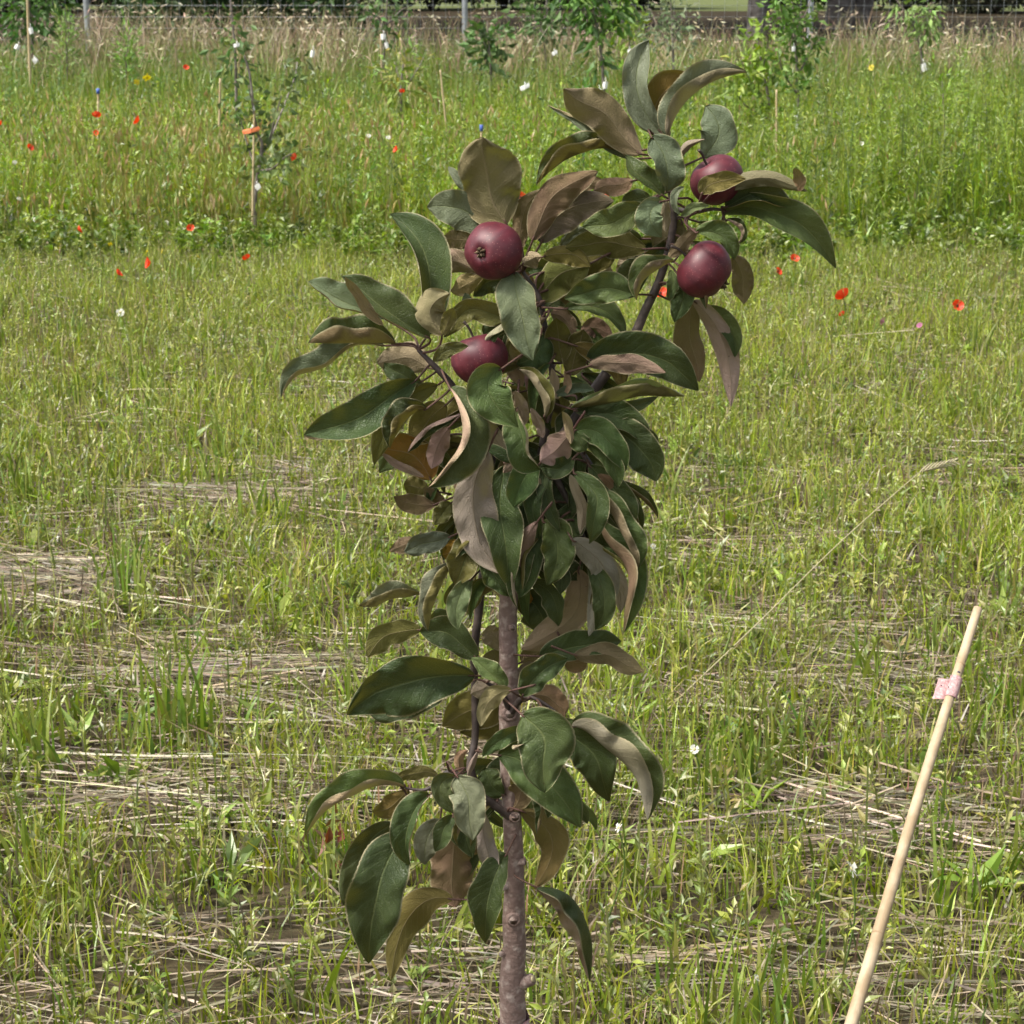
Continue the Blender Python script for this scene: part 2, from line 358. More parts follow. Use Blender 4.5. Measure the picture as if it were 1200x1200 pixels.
# ---- weeds: upright thin stems with small leaves
def weeds(n, y0, y1, hmin, hmax, nl, ll, lw, cols, wts, sw=.0022, marg=.8, spread=.35, xs=None, ys=None, msk=None, bud=0):
    if xs is None: xs, ys = wedge(n, y0, y1, marg)
    if msk is not None: k = rng.random(len(xs)) < msk(xs, ys); xs, ys = xs[k], ys[k]
    n = len(xs); h = hmin + (hmax - hmin) * rng.random(n) ** 1.3; az = rng.random(n) * 6.28; ln = rng.random(n) * .3
    col = mixcol(n, cols, wts)
    out = [blades(xs, ys, h, np.full(n, sw) * (1 + rng.random(n)), ln, az, rng.normal(0, .5, n), col * .9 + .02, 3, wexp=4)]
    t = np.tile((np.arange(nl) + .5) / nl, n) * .85 + .12; t = np.clip(t + rng.normal(0, .04, n * nl), .04, 1)
    I = np.repeat(np.arange(n), nl); a = rng.random(n * nl) * 6.28
    lnn = np.sin(ln[I]) * t ** 1.8 * h[I]
    P = np.stack([xs[I] + np.cos(az[I]) * lnn, ys[I] + np.sin(az[I]) * lnn, t * np.cos(ln[I] * t ** .8) * h[I]], 1)
    el = .25 + .8 * rng.random(n * nl); D = np.stack([np.cos(a) * np.cos(el), np.sin(a) * np.cos(el), np.sin(el)], 1)
    Ls = ll * (.5 + .8 * rng.random(n * nl)) * (1.15 - .6 * t)
    up = np.tile([0, 0, 1.0], (n * nl, 1)) + rng.normal(0, .3, (n * nl, 3))
    out.append(leaves_np(P, D, Ls, Ls * lw, (mixcol(n, cols, wts, .25)[I]) * (1 + .12 * rng.normal(size=(n * nl, 1))), nrm=up))
    if bud:
        k = rng.random(n) < bud; m = k.sum(); tx = xs[k] + np.cos(az[k]) * np.sin(ln[k]) * h[k]; ty = ys[k] + np.sin(az[k]) * np.sin(ln[k]) * h[k]; tz = np.cos(ln[k]) * h[k]
        out.append(leaves_np(np.stack([tx, ty, tz - .004], 1), np.tile([0, 0, 1.0], (m, 1)), np.full(m, .014), np.full(m, .012), mixcol(m, [(.24, .26, .12), (.3, .27, .15)], [1, 1])))
    return out
B = Big()
for o_ in weeds(4200, 2.0, 10.3, .06, .26, 10, .028, .34, [(.165, .205, .035), (.235, .27, .055), (.28, .28, .09)], [1, 1, .7], bud=.35, msk=lambda x, y: 1 - .6 * straw_mask(x, y)): B.add(o_)
for o_ in weeds(17000, 2.0, 10.4, .02, .10, 7, .027, .42, [(.135, .19, .03), (.215, .26, .045), (.28, .30, .07)], [1, 1, .6], msk=lambda x, y: 1 - .85 * straw_mask(x, y)): B.add(o_)
rx, ry = wedge(1400, 2.9, 10.2, .8); kk = rng.random(len(rx)) < 1 - .7 * straw_mask(rx, ry); rx, ry = rx[kk], ry[kk]; nr_ = len(rx); q = 7
I = np.repeat(np.arange(nr_), q); ang = rng.random(nr_ * q) * 6.28; elv = .15 + .9 * rng.random(nr_ * q) ** 1.5
D = np.stack([np.cos(ang) * np.cos(elv), np.sin(ang) * np.cos(elv), np.sin(elv)], 1); P = np.stack([rx[I], ry[I], np.full(nr_ * q, .012)], 1) + rng.normal(0, .004, (nr_ * q, 3))
Lr = (.035 + .055 * rng.random(nr_))[I] * (.6 + .5 * rng.random(nr_ * q)); cr_ = mixcol(nr_, [(.17, .25, .04), (.24, .32, .055), (.13, .20, .06), (.27, .29, .10)], [1, 1.2, .6, .6])[I]
B.add(leaves_np(P, D, Lr, Lr * .27, cr_ * (1 + .1 * rng.normal(size=(nr_ * q, 1))), nrm=np.tile([0, 0, 1.0], (nr_ * q, 1)) + rng.normal(0, .3, (nr_ * q, 3))))
set_props(B.build('low_weeds', M_GRASS), 'low leafy weeds and thin budded stems among the grass', 'weeds', kind='stuff')
# ---- flattened straw
B = Big()
def straw(n, y0, y1, lmin, lmax, msk, zmax, w0, w1, azs, cols=(S1, S2, S3), wts=(1, 1.5, .7), thr=None):
    x, y = wedge(n * 3, y0, y1, .9); k = rng.random(len(x)) < msk(x, y); x, y = x[k][:n], y[k][:n]; n = len(x)
    L = lmin + (lmax - lmin) * rng.random(n) ** 2; az = azs(n); K = 4; t = np.linspace(-.5, .5, K + 1)[None]
    bend = rng.normal(0, .06, n)[:, None] * (t * t); el = rng.normal(0, .07, n)[:, None]
    z = .006 + zmax * rng.random(n)[:, None] * (.3 + .7 * msk(x, y)[:, None]) + el * t * L[:, None] + bend * L[:, None] * .6; z = np.maximum(z, .004)
    ca, sa = np.cos(az)[:, None], np.sin(az)[:, None]
    px = x[:, None] + (t * ca - bend * sa) * L[:, None]; py = y[:, None] + (t * sa + bend * ca) * L[:, None]
    w = (w0 + (w1 - w0) * rng.random(n) ** 2)[:, None] * .5; roll = rng.normal(.4, .6, n)[:, None]
    ox, oy, oz = -sa * np.cos(roll) * w, ca * np.cos(roll) * w, np.sin(roll) * w + 0 * t
    V = np.empty((n, K + 1, 2, 3)); s = [-1, 1]
    for j in (0, 1): V[:, :, j, 0] = px + s[j] * ox; V[:, :, j, 1] = py + s[j] * oy; V[:, :, j, 2] = z + s[j] * oz
    b = (np.arange(n) * (K + 1) * 2)[:, None] + (np.arange(K) * 2)[None]; Fc = np.stack([b, b + 1, b + 3, b + 2], -1).reshape(-1, 4)
    c = mixcol(n, cols, wts, .2); return V.reshape(-1, 3), Fc, np.repeat(c, (K + 1) * 2, 0)
B.add(straw(31000, 2.2, 10.4, .10, .55, lambda x, y: straw_mask(x, y) ** 1.3, .05, .0015, .0042, lambda n: rng.normal(-.06, .34, n)))
B.add(straw(11000, 2.2, 10.4, .05, .35, lambda x, y: .25 + .75 * straw_mask(x, y), .06, .0012, .0035, lambda n: rng.random(n) * 6.28))
B.add(straw(500, 2.2, 9.5, .2, .6, lambda x, y: .3 + .7 * straw_mask(x, y), .09, .002, .004, lambda n: rng.normal(0, .6, n), wts=(1, .3, 1.6)))
# stubble: short upright cut stalks
x, y = wedge(42000, 2.2, 10.3, .8); st = np.clip(fbm(x * 1.7 + 50, y * 3 + 9, 55) * 2.4 - .9, 0, 1) ; k = rng.random(len(x)) < st * .5 + .06; x, y = x[k], y[k]; n = len(x)
B.add(blades(x, y, .03 + .09 * rng.random(n), .002 + .0022 * rng.random(n), rng.random(n) * .35, rng.random(n) * 6.28, rng.normal(0, .8, n), mixcol(n, [S1, S2, (.26, .17, .11)], [1, 1.3, .8]), 2, wexp=8))
set_props(B.build('straw', M_STRAW), 'pale dry straw and cut stubble lying in bands through the grass', 'straw', kind='stuff')

# ---- the tall meadow behind
MS = 10.15
def edge(x): return MS + .35 * (fbm(x * .9 + 5, x * 0 + 2, 71) - .5)
def cut(x, y): return y > edge(x)
B = Big()
x, y = wedge(80000, MS - .2, 16.5, 1.2, 1.25); k = cut(x, y); x, y = x[k], y[k]; n = len(x)
px, _ = proj(x, y, .3); cer = np.exp(-((px - 250) / 250) ** 2) * np.clip(1.3 - (y - MS) / 3.5, 0, 1)       # ripening patch at the left
rt = np.clip((px - 900) / 250, 0, 1)
hh = .20 + .22 * fbm(x * .7, y * .7, 61) + .30 * np.clip(fbm(x * 2.6 + 8, y * 2.2, 66) - .35, 0, 1) + .20 * rt; dn = np.clip(fbm(x * 3 + 2, y * 2.4 + 2, 67) * 3 - .7, .25, 1)
k = rng.random(n) < dn; x, y, px, cer, rt, hh = x[k], y[k], px[k], cer[k], rt[k], hh[k]; n = len(x)
ramp = np.clip((y - edge(x)) / .5, .35, 1); L = hh * ramp * (.55 + .6 * rng.random(n))
col = mixcol(n, [(.18, .27, .02), (.25, .33, .03), (.12, .20, .022), (.31, .32, .06)], [2, 2, 1.2, 1])
col = col * (.75 + .55 * fbm(x * 1.3 + 4, y * 1.1, 68)[:, None]); rp = rng.random(n) < cer * .75; tcol = col * 1.12; col[rp] = mixcol(rp.sum(), [(.30, .20, .07), (.34, .17, .07), (.24, .22, .06)], [1, .8, 1])
B.add(blades(x, y, L, .004 + .0055 * rng.random(n), rng.random(n) * .7, rng.random(n) * 6.28, rng.normal(0, .7, n), col, 4, tipcol=tcol, wexp=2))
x, y = wedge(30000, 15.5, 24.5, 1.2); n = len(x); yy = y
L = (.40 + .18 * fbm(x * .5, y * .5, 62)) * (.6 + .5 * rng.random(n))
col = mixcol(n, [(.14, .22, .03), (.20, .27, .04), (.29, .26, .09)], [2, 2, 1])
B.add(blades(x, y, L, .007 + .008 * rng.random(n), rng.random(n) * .4, rng.random(n) * 6.28, rng.normal(0, .6, n), col, 3, wexp=2))
set_props(B.build('meadow_grass', M_GRASS), 'tall green meadow grass behind the mown row', 'meadow', kind='stuff')
# ears of the ripening cereal and grass heads
B = Big()
x, y = wedge(15000, MS, 15.5, 1.0, 1.2); px, _ = proj(x, y, .4); cer = np.exp(-((px - 210) / 240) ** 2) * np.clip(1.4 - (y - MS) / 3.5, 0, 1)
k = (rng.random(len(x)) < .13 + .8 * cer) & cut(x, y); x, y, cer = x[k], y[k], cer[k]; n = len(x)
L = (.36 + .14 * rng.random(n)) * np.clip((y - edge(x)) / .5, .5, 1); ln = rng.random(n) * .25; az = rng.random(n) * 6.28
col = mixcol(n, [(.30, .30, .10), (.34, .26, .12), (.20, .26, .06)], [1, .8, 1])
r_ = blades(x, y, L, np.full(n, .0028), ln, az, rng.normal(0, .5, n), col, 3, wexp=6, ret=True); B.add(r_)
D = np.stack([np.cos(az) * .35, np.sin(az) * .35, np.ones(n)], 1); D /= np.linalg.norm(D, axis=1)[:, None]
for _ in range(2): B.add(leaves_np(r_[3] - D * .01, D, .05 + .03 * rng.random(n), np.full(n, .013), col * 1.12, .1))
set_props(B.build('ripening_cereal', M_GRASS), 'self-sown ripening cereal with yellow-green ears at the left of the meadow', 'cereal', kind='stuff')
# leafy plants in the meadow, darker low leaves at its near edge
B = Big()
gcol = [(.17, .26, .03), (.25, .33, .045), (.11, .18, .035)]
xs, ys = wedge(1900, MS - .7, MS + .55, 1.0); k = np.abs(ys - edge(xs) + .1) < .5 * rng.random(len(xs)) ** .5
for o_ in weeds(0, 0, 0, .05, .22, 16, .060, .55, [(.11, .175, .03), (.16, .23, .035), (.22, .28, .05)], [1, 1, 1], xs=xs[k], ys=ys[k], sw=.003): B.add(o_)
for o_ in weeds(3000, MS + .2, 15, .22, .62, 28, .062, .30, gcol, [1, 1, .6], marg=1.2, sw=.003): B.add(o_)
xs, ys = wedge(5200, MS + .1, 13.0, 1.2); px, _ = proj(xs, ys, .3); k = rng.random(len(xs)) < np.clip((px - 820) / 260, 0, 1) * np.clip(fbm(xs * 3.2, ys * 2.0 + 4, 91) * 4 - 1.2, .1, 1)
for o_ in weeds(0, 0, 0, .48, .98, 60, .055, .16, [(.17, .25, .03), (.25, .32, .045), (.085, .14, .03)], [1, 1, .7], xs=xs[k], ys=ys[k], sw=.0035): B.add(o_)
for o_ in weeds(2600, 15, 24.5, .3, .72, 20, .07, .3, [(.12, .2, .04), (.17, .24, .06), (.10, .16, .05)], [1, 1, .7], marg=1.2, sw=.005): B.add(o_)
set_props(B.build('meadow_herbs', M_GRASS), 'leafy green herbs crowding the tall meadow', 'herbs', kind='stuff')
# tall dry grass with drooping heads in front of the fence
B = Big()
x, y = wedge(12000, 19.0, 25.3, 1.2); n = len(x); px, _ = proj(x, y, .5)
dens = np.clip(fbm(x * .9 + 7, y * .6, 81) * 3.0 - 1.15 + .45 * np.exp(-((px - 260) / 260) ** 2), .15, 1); k = rng.random(n) < dens; x, y, px = x[k], y[k], px[k]; n = len(x)
L = .50 + .34 * rng.random(n) + .3 * (fbm(x * .7, y * .7, 5) - .5) + .1 * np.exp(-((px - 300) / 200) ** 2); ln = .15 + rng.random(n) * .45; az = rng.random(n) * 6.28
col = mixcol(n, [(.28, .20, .12), (.24, .17, .11), (.36, .30, .19), (.26, .27, .11)], [1, 1, .8, 1.2])
r_ = blades(x, y, L, .004 + .004 * rng.random(n), ln, az, rng.normal(0, .5, n), col, 4, wexp=5, ret=True); B.add(r_)
k = rng.random(n) < .30; m = k.sum(); a2 = az[k]; D = np.stack([np.cos(a2), np.sin(a2), rng.normal(.1, .6, m)], 1); D /= np.linalg.norm(D, axis=1)[:, None]
B.add(leaves_np(r_[3][k], D, .06 + .05 * rng.random(m), np.full(m, .014), mixcol(m, [(.46, .40, .27), (.36, .29, .19), (.5, .46, .34)], [1, 1, .6]), .15))
set_props(B.build('dry_grass', M_STRAW), 'tall dry pinkish brown grass with drooping heads before the fence', 'grass', kind='stuff')
# ------------------------------------------------------------------ far background: trees, hedge shrubs, fence
def crown_pts(c, r, n, clumps=40, seed=0):
    g = np.random.default_rng(seed); k = g.normal(size=(clumps, 3)); k /= np.linalg.norm(k, axis=1)[:, None]
    k = k * (g.random((clumps, 1)) ** .4) * np.array(r) + np.array(c); i = g.integers(0, clumps, n)
    return k[i] + g.normal(size=(n, 3)) * np.array(r) * .16
def leaf_cloud(P, size, cols, wts, asp=.5):
    n = len(P); D = rng.normal(size=(n, 3)); D[:, 2] -= .3; D /= np.linalg.norm(D, axis=1)[:, None]
    L = size * (.6 + .8 * rng.random(n)); return leaves_np(P, D, L, L * asp, mixcol(n, cols, wts))
def big_tree(x, y, r, label, h=9, twin=False, seed=0):
    t = empty('shade_tree', (x, y, 0), label, 'tree', 'old trees beyond the fence')
    V, Fc = tube([(x, y, -.2), (x, y, .5), (x + .05, y, 2.5), (x - .1, y + .1, h * .55)], [r * 1.35, r, r * .85, r * .45], 20, 30, .12, seed)
    mb = MB(); mb.add(V, Fc); 
    if twin: mb.add(*tube([(x + r * 1.5, y + .2, -.2), (x + r * 1.6, y + .2, .6), (x + r * 2.2, y + .2, 3), (x + 1.2, y, h * .5)], [r * 1.1, r * .85, r * .7, r * .4], 18, 30, .12, seed + 1))
    mb.build('trunk', M_TRUNK, t)
    bb = MB()
    for k in range(7):
        a = k * .9 + seed; bb.add(*tube([(x, y, h * .38 + k * .15), (x + math.cos(a) * 1.3, y + math.sin(a) * 1.3, h * .5 + .3 * k), (x + math.cos(a) * 3, y + math.sin(a) * 3, h * .62 + .3 * k)], [r * .4, r * .22, .03], 8))
    bb.build('limb', M_TRUNK, t)
    P = crown_pts((x, y, h * .72), (4.4, 4.0, h * .33), 9000, 60, seed)
    Big_ = Big(); Big_.add(leaf_cloud(P, .24, [(.035, .075, .02), (.05, .10, .025), (.03, .06, .02)], [1, 1, 1])); Big_.build('crown', M_FOL, t)
    return t
big_tree(*PG(888, 42)[:2], .19, 'single dark tree trunk standing on brown soil beyond the fence', seed=2)
big_tree(*PG(984, 34)[:2], .27, 'thick twin tree trunk beyond the fence, right of the single trunk', twin=True, seed=5)
big_tree(*PG(735, 35)[:2], .15, 'thin dark tree trunk above the top leaf of the apple tree', seed=9)
big_tree(-9.6, 37, .2, 'shade tree beyond the fence at the far left edge', seed=11)
big_tree(-4.2, 40, .2, 'shade tree behind the drooping dry grass at left', seed=13)

def shrub(px, py, Y, w, h, label, cols=((.03, .055, .02), (.045, .08, .025), (.06, .10, .03)), name='hedge_shrub', group='dark shrubs beyond the fence', n=4200, size=.13):
    g = PY(px, py, Y); o = empty(name, (g.x, Y, 0), label, 'shrub', group)
    sm_ = MB()
    for k in range(5):
        a = k * 1.26; sm_.add(*tube([(g.x, Y, -.05), (g.x + math.cos(a) * w * .2, Y + math.sin(a) * w * .2, h * .45), (g.x + math.cos(a) * w * .35, Y + math.sin(a) * w * .3, h * .8)], [.05, .035, .012], 6))
    sm_.build('stem', M_SAPBARK, o)
    P = crown_pts((g.x, Y, h * .52), (w * .5, w * .4, h * .46), n, 60, abs(int(px))); lo = P[:, 2] < .05; P[lo, 2] = .05 + .5 * rng.random(lo.sum()); P[: n // 4, 2] *= .35; P[: n // 4, 2] += .03
    b = Big(); b.add(leaf_cloud(P, size, list(cols), [1] * len(cols))); b.build('foliage', M_FOL, o)
for px, w, h, Y, lb in ((1165, 3.8, 2.4, 50, 'dark hedge shrub in the top right corner behind the wire'), (1062, 3.4, 2.6, 53, 'dark shrub between twin trunk and corner shrub'), (930, 1.7, 2.4, 54, 'narrow dark shrub between the single and the twin trunk'),
                        (752, 2.5, 2.8, 54, 'dark shrub right of the thin dark trunk'), (672, 3.6, 2.8, 53, 'dark shrub above the leafy sapling left of the top leaf'), (590, 3.4, 2.6, 54, 'dark shrub right of the middle fence post'), (505, 3.6, 2.8, 53, 'dark shrub left of the middle fence post'),
                        (415, 3.8, 2.8, 52, 'dark shrub above the pole sapling'), (325, 3.8, 2.6, 53, 'dark shrub behind the tall dry grass'), (240, 3.6, 2.6, 54, 'dark far shrub behind the green one'), (215, 2.4, 2.2, 33, 'green shrub right of the left fence post'), (360, 1.6, 1.2, 34, 'low dark green shrub behind the drooping grass heads'), (150, 3.6, 2.6, 53, 'dark shrub beyond the left fence post'), (60, 3.6, 2.6, 52, 'dark shrub left of the left fence post'), (-20, 4, 2.8, 50, 'dark shrub in the top left corner')):
    shrub(px, 20, Y, w, h, lb, cols=((.035, .07, .02), (.05, .10, .03), (.06, .12, .03)) if px in (215, 360) else ((.035, .045, .022), (.05, .055, .028), (.06, .06, .032)), n=6000, size=.16)

M_STEEL = principled('galvanised_steel', (.40, .43, .46), .45, (20, (.30, .32, .34), .4, .7), None, .5, .6)
FY = 24.0
fence = empty('wire_fence', (PY(545, 60, FY).x, FY, 0), 'wire mesh fence on grey steel posts across the back of the meadow', 'fence')
xs_post = [PY(p, 60, FY).x for p in (-340, 104, 545, 948, 1385)]
for xp in xs_post:
    mb = MB(); mb.add(*tube([(xp, FY, -.1), (xp, FY, .9), (xp, FY, 1.75)], [.034] * 3, 12)); mb.add(*tube([(xp, FY, 1.75), (xp, FY, 1.78)], [.04, .02], 12, 3)); mb.build('post', M_STEEL, fence)
wm = MB(); x0, x1 = xs_post[0], xs_post[-1]
for k in range(13): z = .08 + k * .13; wm.add(*tube([(x0, FY - .04, z), (x1, FY - .04, z)], [.0015] * 2, 4, 2))
for k in range(int((x1 - x0) / .15)): xx = x0 + .075 + k * .15; wm.add(*tube([(xx, FY - .046, .05), (xx, FY - .046, 1.66)], [.0015] * 2, 4, 2))
wm.build('wire_mesh', M_STEEL, fence)

# ------------------------------------------------------------------ young trees in the meadow
def sapling(label, base, Y, pts, r0, branches, nleaf, ls, cols, spread=.05, droop=.3, asp=.5, seed=0, name='young_tree', group='young fruit trees in the meadow', leafseg=None, bx=None):
    """pts / branches are photo pixels of the stem, turned into points near distance Y"""
    b0 = PY(base[0], base[1], Y); o = empty(name, (b0.x, Y, 0), label, 'tree', group)
    g = np.random.default_rng(seed); nleaf = int(nleaf * 1.15); ls *= 1.05; cols = [tuple(v * 1.3 for v in q) for q in cols]
    path = [Vector((b0.x, Y, -.05))] + [PY(p[0], p[1], Y) for p in pts]
    V, Fc = tube(path, np.linspace(r0, r0 * .35, len(path)), 10, None, .08, seed); mb = MB(); mb.add(V, Fc); mb.build('trunk', M_SAPBARK, o)
    segs = [(np.array(path[-1 - min(2, len(path) - 2)]), np.array(path[-1]))] if leafseg is None else [(np.array(PY(a[0], a[1], Y)), np.array(PY(c[0], c[1], Y))) for a, c in leafseg]
    for br in branches:
        off = g.normal(0, .10); bp = [np.array(PY(p[0], p[1], Y + off * k)) for k, p in enumerate(br)]
        m2 = MB(); m2.add(*tube(bp, np.linspace(r0 * .5, r0 * .2, len(bp)), 7)); m2.build('branch', M_SAPBARK, o)
        segs += [(bp[k], bp[k + 1]) for k in range(len(bp) - 1)]
    ln = np.array([np.linalg.norm(b - a) for a, b in segs]); ii = g.choice(len(segs), nleaf, p=ln / ln.sum()); tt = g.random(nleaf)[:, None]
    A = np.array([s[0] for s in segs])[ii]; Bv = np.array([s[1] for s in segs])[ii]
    P = A * (1 - tt) + Bv * tt + g.normal(size=(nleaf, 3)) * spread
    D = P - (A * (1 - tt) + Bv * tt) + g.normal(size=(nleaf, 3)) * .03; D[:, 2] -= droop * np.linalg.norm(D, axis=1); D /= np.linalg.norm(D, axis=1)[:, None] + 1e-9
    L = ls * (.6 + .7 * g.random(nleaf)); b = Big(); b.add(leaves_np(P, D, L, L * asp, mixcol(nleaf, cols, [1] * len(cols)))); b.build('foliage', M_FOL, o)
    return o
GD = [(.06, .10, .03), (.07, .13, .035), (.09, .16, .05)]; GL = [(.15, .23, .03), (.21, .29, .045), (.12, .18, .03)]
sapling('young tree with bare forked branches standing at the front edge of the meadow', (298, 275), 10.25, [(299, 230), (302, 205), (307, 170), (300, 150), (293, 90), (286, 65)], .013,
        [[(307, 180), (318, 160), (335, 118), (346, 88), (349, 66)], [(306, 200), (320, 197), (333, 185), (342, 180)], [(299, 195), (290, 170), (282, 140)], [(303, 160), (297, 130), (291, 100)], [(316, 165), (322, 140), (330, 112)]],
        260, .045, [(.065, .10, .03), (.09, .125, .035), (.11, .14, .05)], .03, .1, .7, 3, leafseg=[((268, 35), (275, 62)), ((268, 60), (284, 62)), ((300, 120), (332, 112)), ((308, 135), (325, 120)), ((270, 105), (276, 150)), ((310, 150), (328, 165)), ((346, 60), (350, 72)), ((333, 182), (345, 182))])
sapling('slender dark leaved sapling just behind the forked young tree', (277, 170), 12.6, [(277, 120), (276, 70), (272, 20), (268, -30)], .012, [], 130, .06, GD, .05, .4, .5, 4, leafseg=[((275, 110), (278, 165)), ((270, 22), (278, 80))])
sapling('tall sapling with dense green crown in the top left corner', (38, 110), 21, [(38, 60), (35, 10), (33, -50), (30, -150)], .02, [[(36, 30), (15, 5), (5, -40)], [(36, 20), (55, 0), (62, -40)], [(36, 40), (18, 28)]], 900, .09, [(.05, .11, .025), (.07, .14, .03)], .16, .4, .5, 5)
sapling('thin bare sapling pole left of the middle fence post', (449, 105), 20, [(450, 60), (453, 20), (455, -40)], .016, [[(451, 40), (440, 10), (438, -20)], [(452, 30), (470, 12), (478, 8)], [(451, 25), (430, 12)]], 90, .09, GD, .06, .4, .5, 6)
sapling('leafy sapling with hanging green leaves left of the top apple leaf', (707, 190), 15.5, [(707, 100), (704, 60), (697, 20), (690, -30), (688, -60)], .014, [[(699, 30), (675, 5), (668, -20)], [(701, 40), (725, 12), (730, -20)], [(705, 80), (700, 60)]], 330, .095, [(.08, .165, .03), (.11, .20, .035), (.06, .12, .03)], .055, .8, .4, 7)
sapling('bushy yellow green sapling right of the top apple leaves', (905, 190), 14.0, [(903, 140), (898, 100), (890, 60), (884, 28)], .014, [[(901, 125), (882, 100), (868, 70)], [(902, 140), (872, 122), (862, 100)], [(894, 80), (900, 50), (897, 30)]], 290, .07, GL, .045, .3, .5, 8)
sapling('taller sapling with white tag rings beside the bushy yellow green one', (934, 200), 13.6, [(934, 150), (935, 100), (932, 50), (928, 0), (926, -40)], .016, [[(934, 110), (918, 85), (912, 60)], [(934, 90), (950, 60), (958, 40)], [(932, 50), (918, 20), (912, -10)], [(930, 40), (945, 15), (952, -10)]], 330, .065, [(.08, .15, .03), (.11, .19, .04)], .042, .3, .5, 9)
sapling('sapling with a pale hanging tuft under the right end of the fence', (1080, 130), 19, [(1080, 90), (1079, 60), (1068, 25), (1052, 2), (1045, -10)], .012, [[(1079, 60), (1086, 30), (1090, 5)]], 170, .085, [(.14, .22, .06), (.18, .26, .08)], .06, .9, .35, 10, leafseg=[((1075, 20), (1095, 15)), ((1086, 20), (1088, 40)), ((1048, 5), (1068, 22))])
sapling('small dark round topped sapling right of the middle fence post', (576, 110), 18, [(575, 80), (573, 50), (571, 25)], .012, [[(574, 65), (565, 45)], [(574, 60), (584, 42)]], 150, .085, GD, .07, .3, .6, 12)
sapling('sapling between the middle fence post and the hanging leafed sapling', (640, 115), 20, [(640, 80), (637, 40), (640, 5), (641, -20)], .012, [[(638, 45), (622, 15), (613, 3)], [(638, 40), (655, 12)]], 150, .09, GD, .08, .3, .6, 13)
sapling('thin grey leaved sapling behind the upright top apple leaf', (790, 130), 17, [(789, 90), (788, 40), (786, 0), (785, -30)], .012, [[(788, 60), (770, 30), (762, 10)], [(788, 50), (800, 20)]], 260, .055, [(.12, .16, .08), (.16, .2, .11)], .08, .2, .5, 14)
sapling('yellow green sapling just right of the hanging leafed sapling', (738, 140), 17.5, [(738, 90), (738, 50), (736, 10), (736, -20)], .011, [[(738, 60), (750, 30)], [(737, 40), (725, 15)]], 190, .08, GL, .06, .6, .4, 15)
sapling('low yellowing shrub left of the middle fence post', (470, 150), 14.5, [(470, 110), (472, 80), (475, 62)], .011, [[(470, 115), (455, 90), (448, 75)], [(470, 110), (490, 80), (497, 66)], [(470, 100), (462, 72)]], 150, .08, [(.17, .22, .045), (.22, .22, .055), (.13, .20, .04)], .07, .3, .3, 16, name='yellow_shrub', group=None)
sapling('upright feathery green herb left of the apple tree top', (684, 230), 11.6, [(684, 190), (684, 150), (684, 118), (683, 100)], .006, [], 420, .05, [(.07, .17, .04), (.10, .21, .05)], .028, -.6, .16, 17, name='feathery_herb', group='tall herbs in the meadow', leafseg=[((684, 215), (684, 104))])
sapling('tall pale leafy herb left of the left fence post', (78, 95), 18.5, [(78, 60), (78, 35), (76, 15)], .008, [], 260, .06, [(.16, .24, .06), (.20, .27, .09)], .05, -.6, .3, 18, name='tall_herb', group='tall herbs in the meadow', leafseg=[((78, 80), (77, 16))])
sapling('tall herb right of the left fence post', (148, 110), 17.5, [(148, 80), (149, 60), (151, 42)], .008, [], 220, .06, [(.14, .24, .05), (.18, .27, .07)], .05, -.6, .3, 19, name='tall_herb', group='tall herbs in the meadow', leafseg=[((148, 92), (151, 42))])
sapling('tall bright herb at the right edge of the meadow', (1108, 250), 11.3, [(1108, 190), (1106, 130), (1104, 95)], .008, [], 330, .055, GL, .05, -.5, .22, 20, name='tall_herb', group='tall herbs in the meadow', leafseg=[((1108, 220), (1104, 92))])

# stakes and tags in the meadow
M_STAKE = principled('pale_bamboo', (.50, .40, .24), .6, (25, (.38, .28, .15), .4, .7), (60, .4, .001))
M_WHITE = principled('white_plastic', (.78, .78, .76), .5, (30, (.62, .62, .60), .45, .7))
M_BLUE = principled('blue_cap', (.08, .14, .45), .5, (30, (.05, .10, .35), .45, .7))
M_ORANGE = principled('orange_band', (.70, .20, .07), .6, (30, (.55, .14, .05), .45, .7))
M_PINK = principled('pink_tag', (.35, .19, .195), .75, (260, (.45, .33, .32), .45, .62), (300, .3, .0004))
M_INK = principled('dark_ink', (.03, .03, .05), .7, (80, (.05, .04, .07), .4, .7))
def stake(label, px0, py0, px1, py1, Y, r=.006, cap=None):
    a = PY(px0, py0, Y); b = PY(px1, py1, Y); d = (a - b) / max(1e-4, (a.z - b.z)); g = b - d * (b.z + .05)
    o = empty('stake', (g.x, g.y, 0), label, 'stake', 'thin stakes in the meadow'); mb = MB()
    mb.add(*tube([g, b, (a + b) / 2, a], [r * 1.1, r, r, r * .9], 9, None, .05, int(px0))); mb.build('shaft', M_STAKE, o)
    if cap is not None: m2 = MB(); dn = (a - g).normalized(); m2.add(*tube([a - dn * .02, a + dn * .012], [r * 1.6] * 2, 10, 3)); m2.build('cap', cap, o)
stake('pale stake standing beside the forked young tree', 298, 128, 297, 190, 10.2)
stake('pale stake left of the forked young tree', 258, 92, 256, 180, 11.5)
stake('blue capped stake in the meadow between the two upper poppies', 115, 106, 115, 130, 12.5, .007, M_BLUE)
stake('slanting pale stake left of the middle fence post', 469, 44, 479, 102, 16, .007)
stake('short pale stake in the grass left of the brown upright leaf', 516, 82, 523, 150, 13)
stake('stake with white and blue tip behind the brown upright leaf', 564, 149, 564, 175, 10.6, .006, M_BLUE)
stake('pale stake below the bushy yellow green sapling', 910, 105, 910, 185, 12.2)
stake('thin pale stake beside the pole sapling', 446, 40, 447, 80, 19.5, .008)
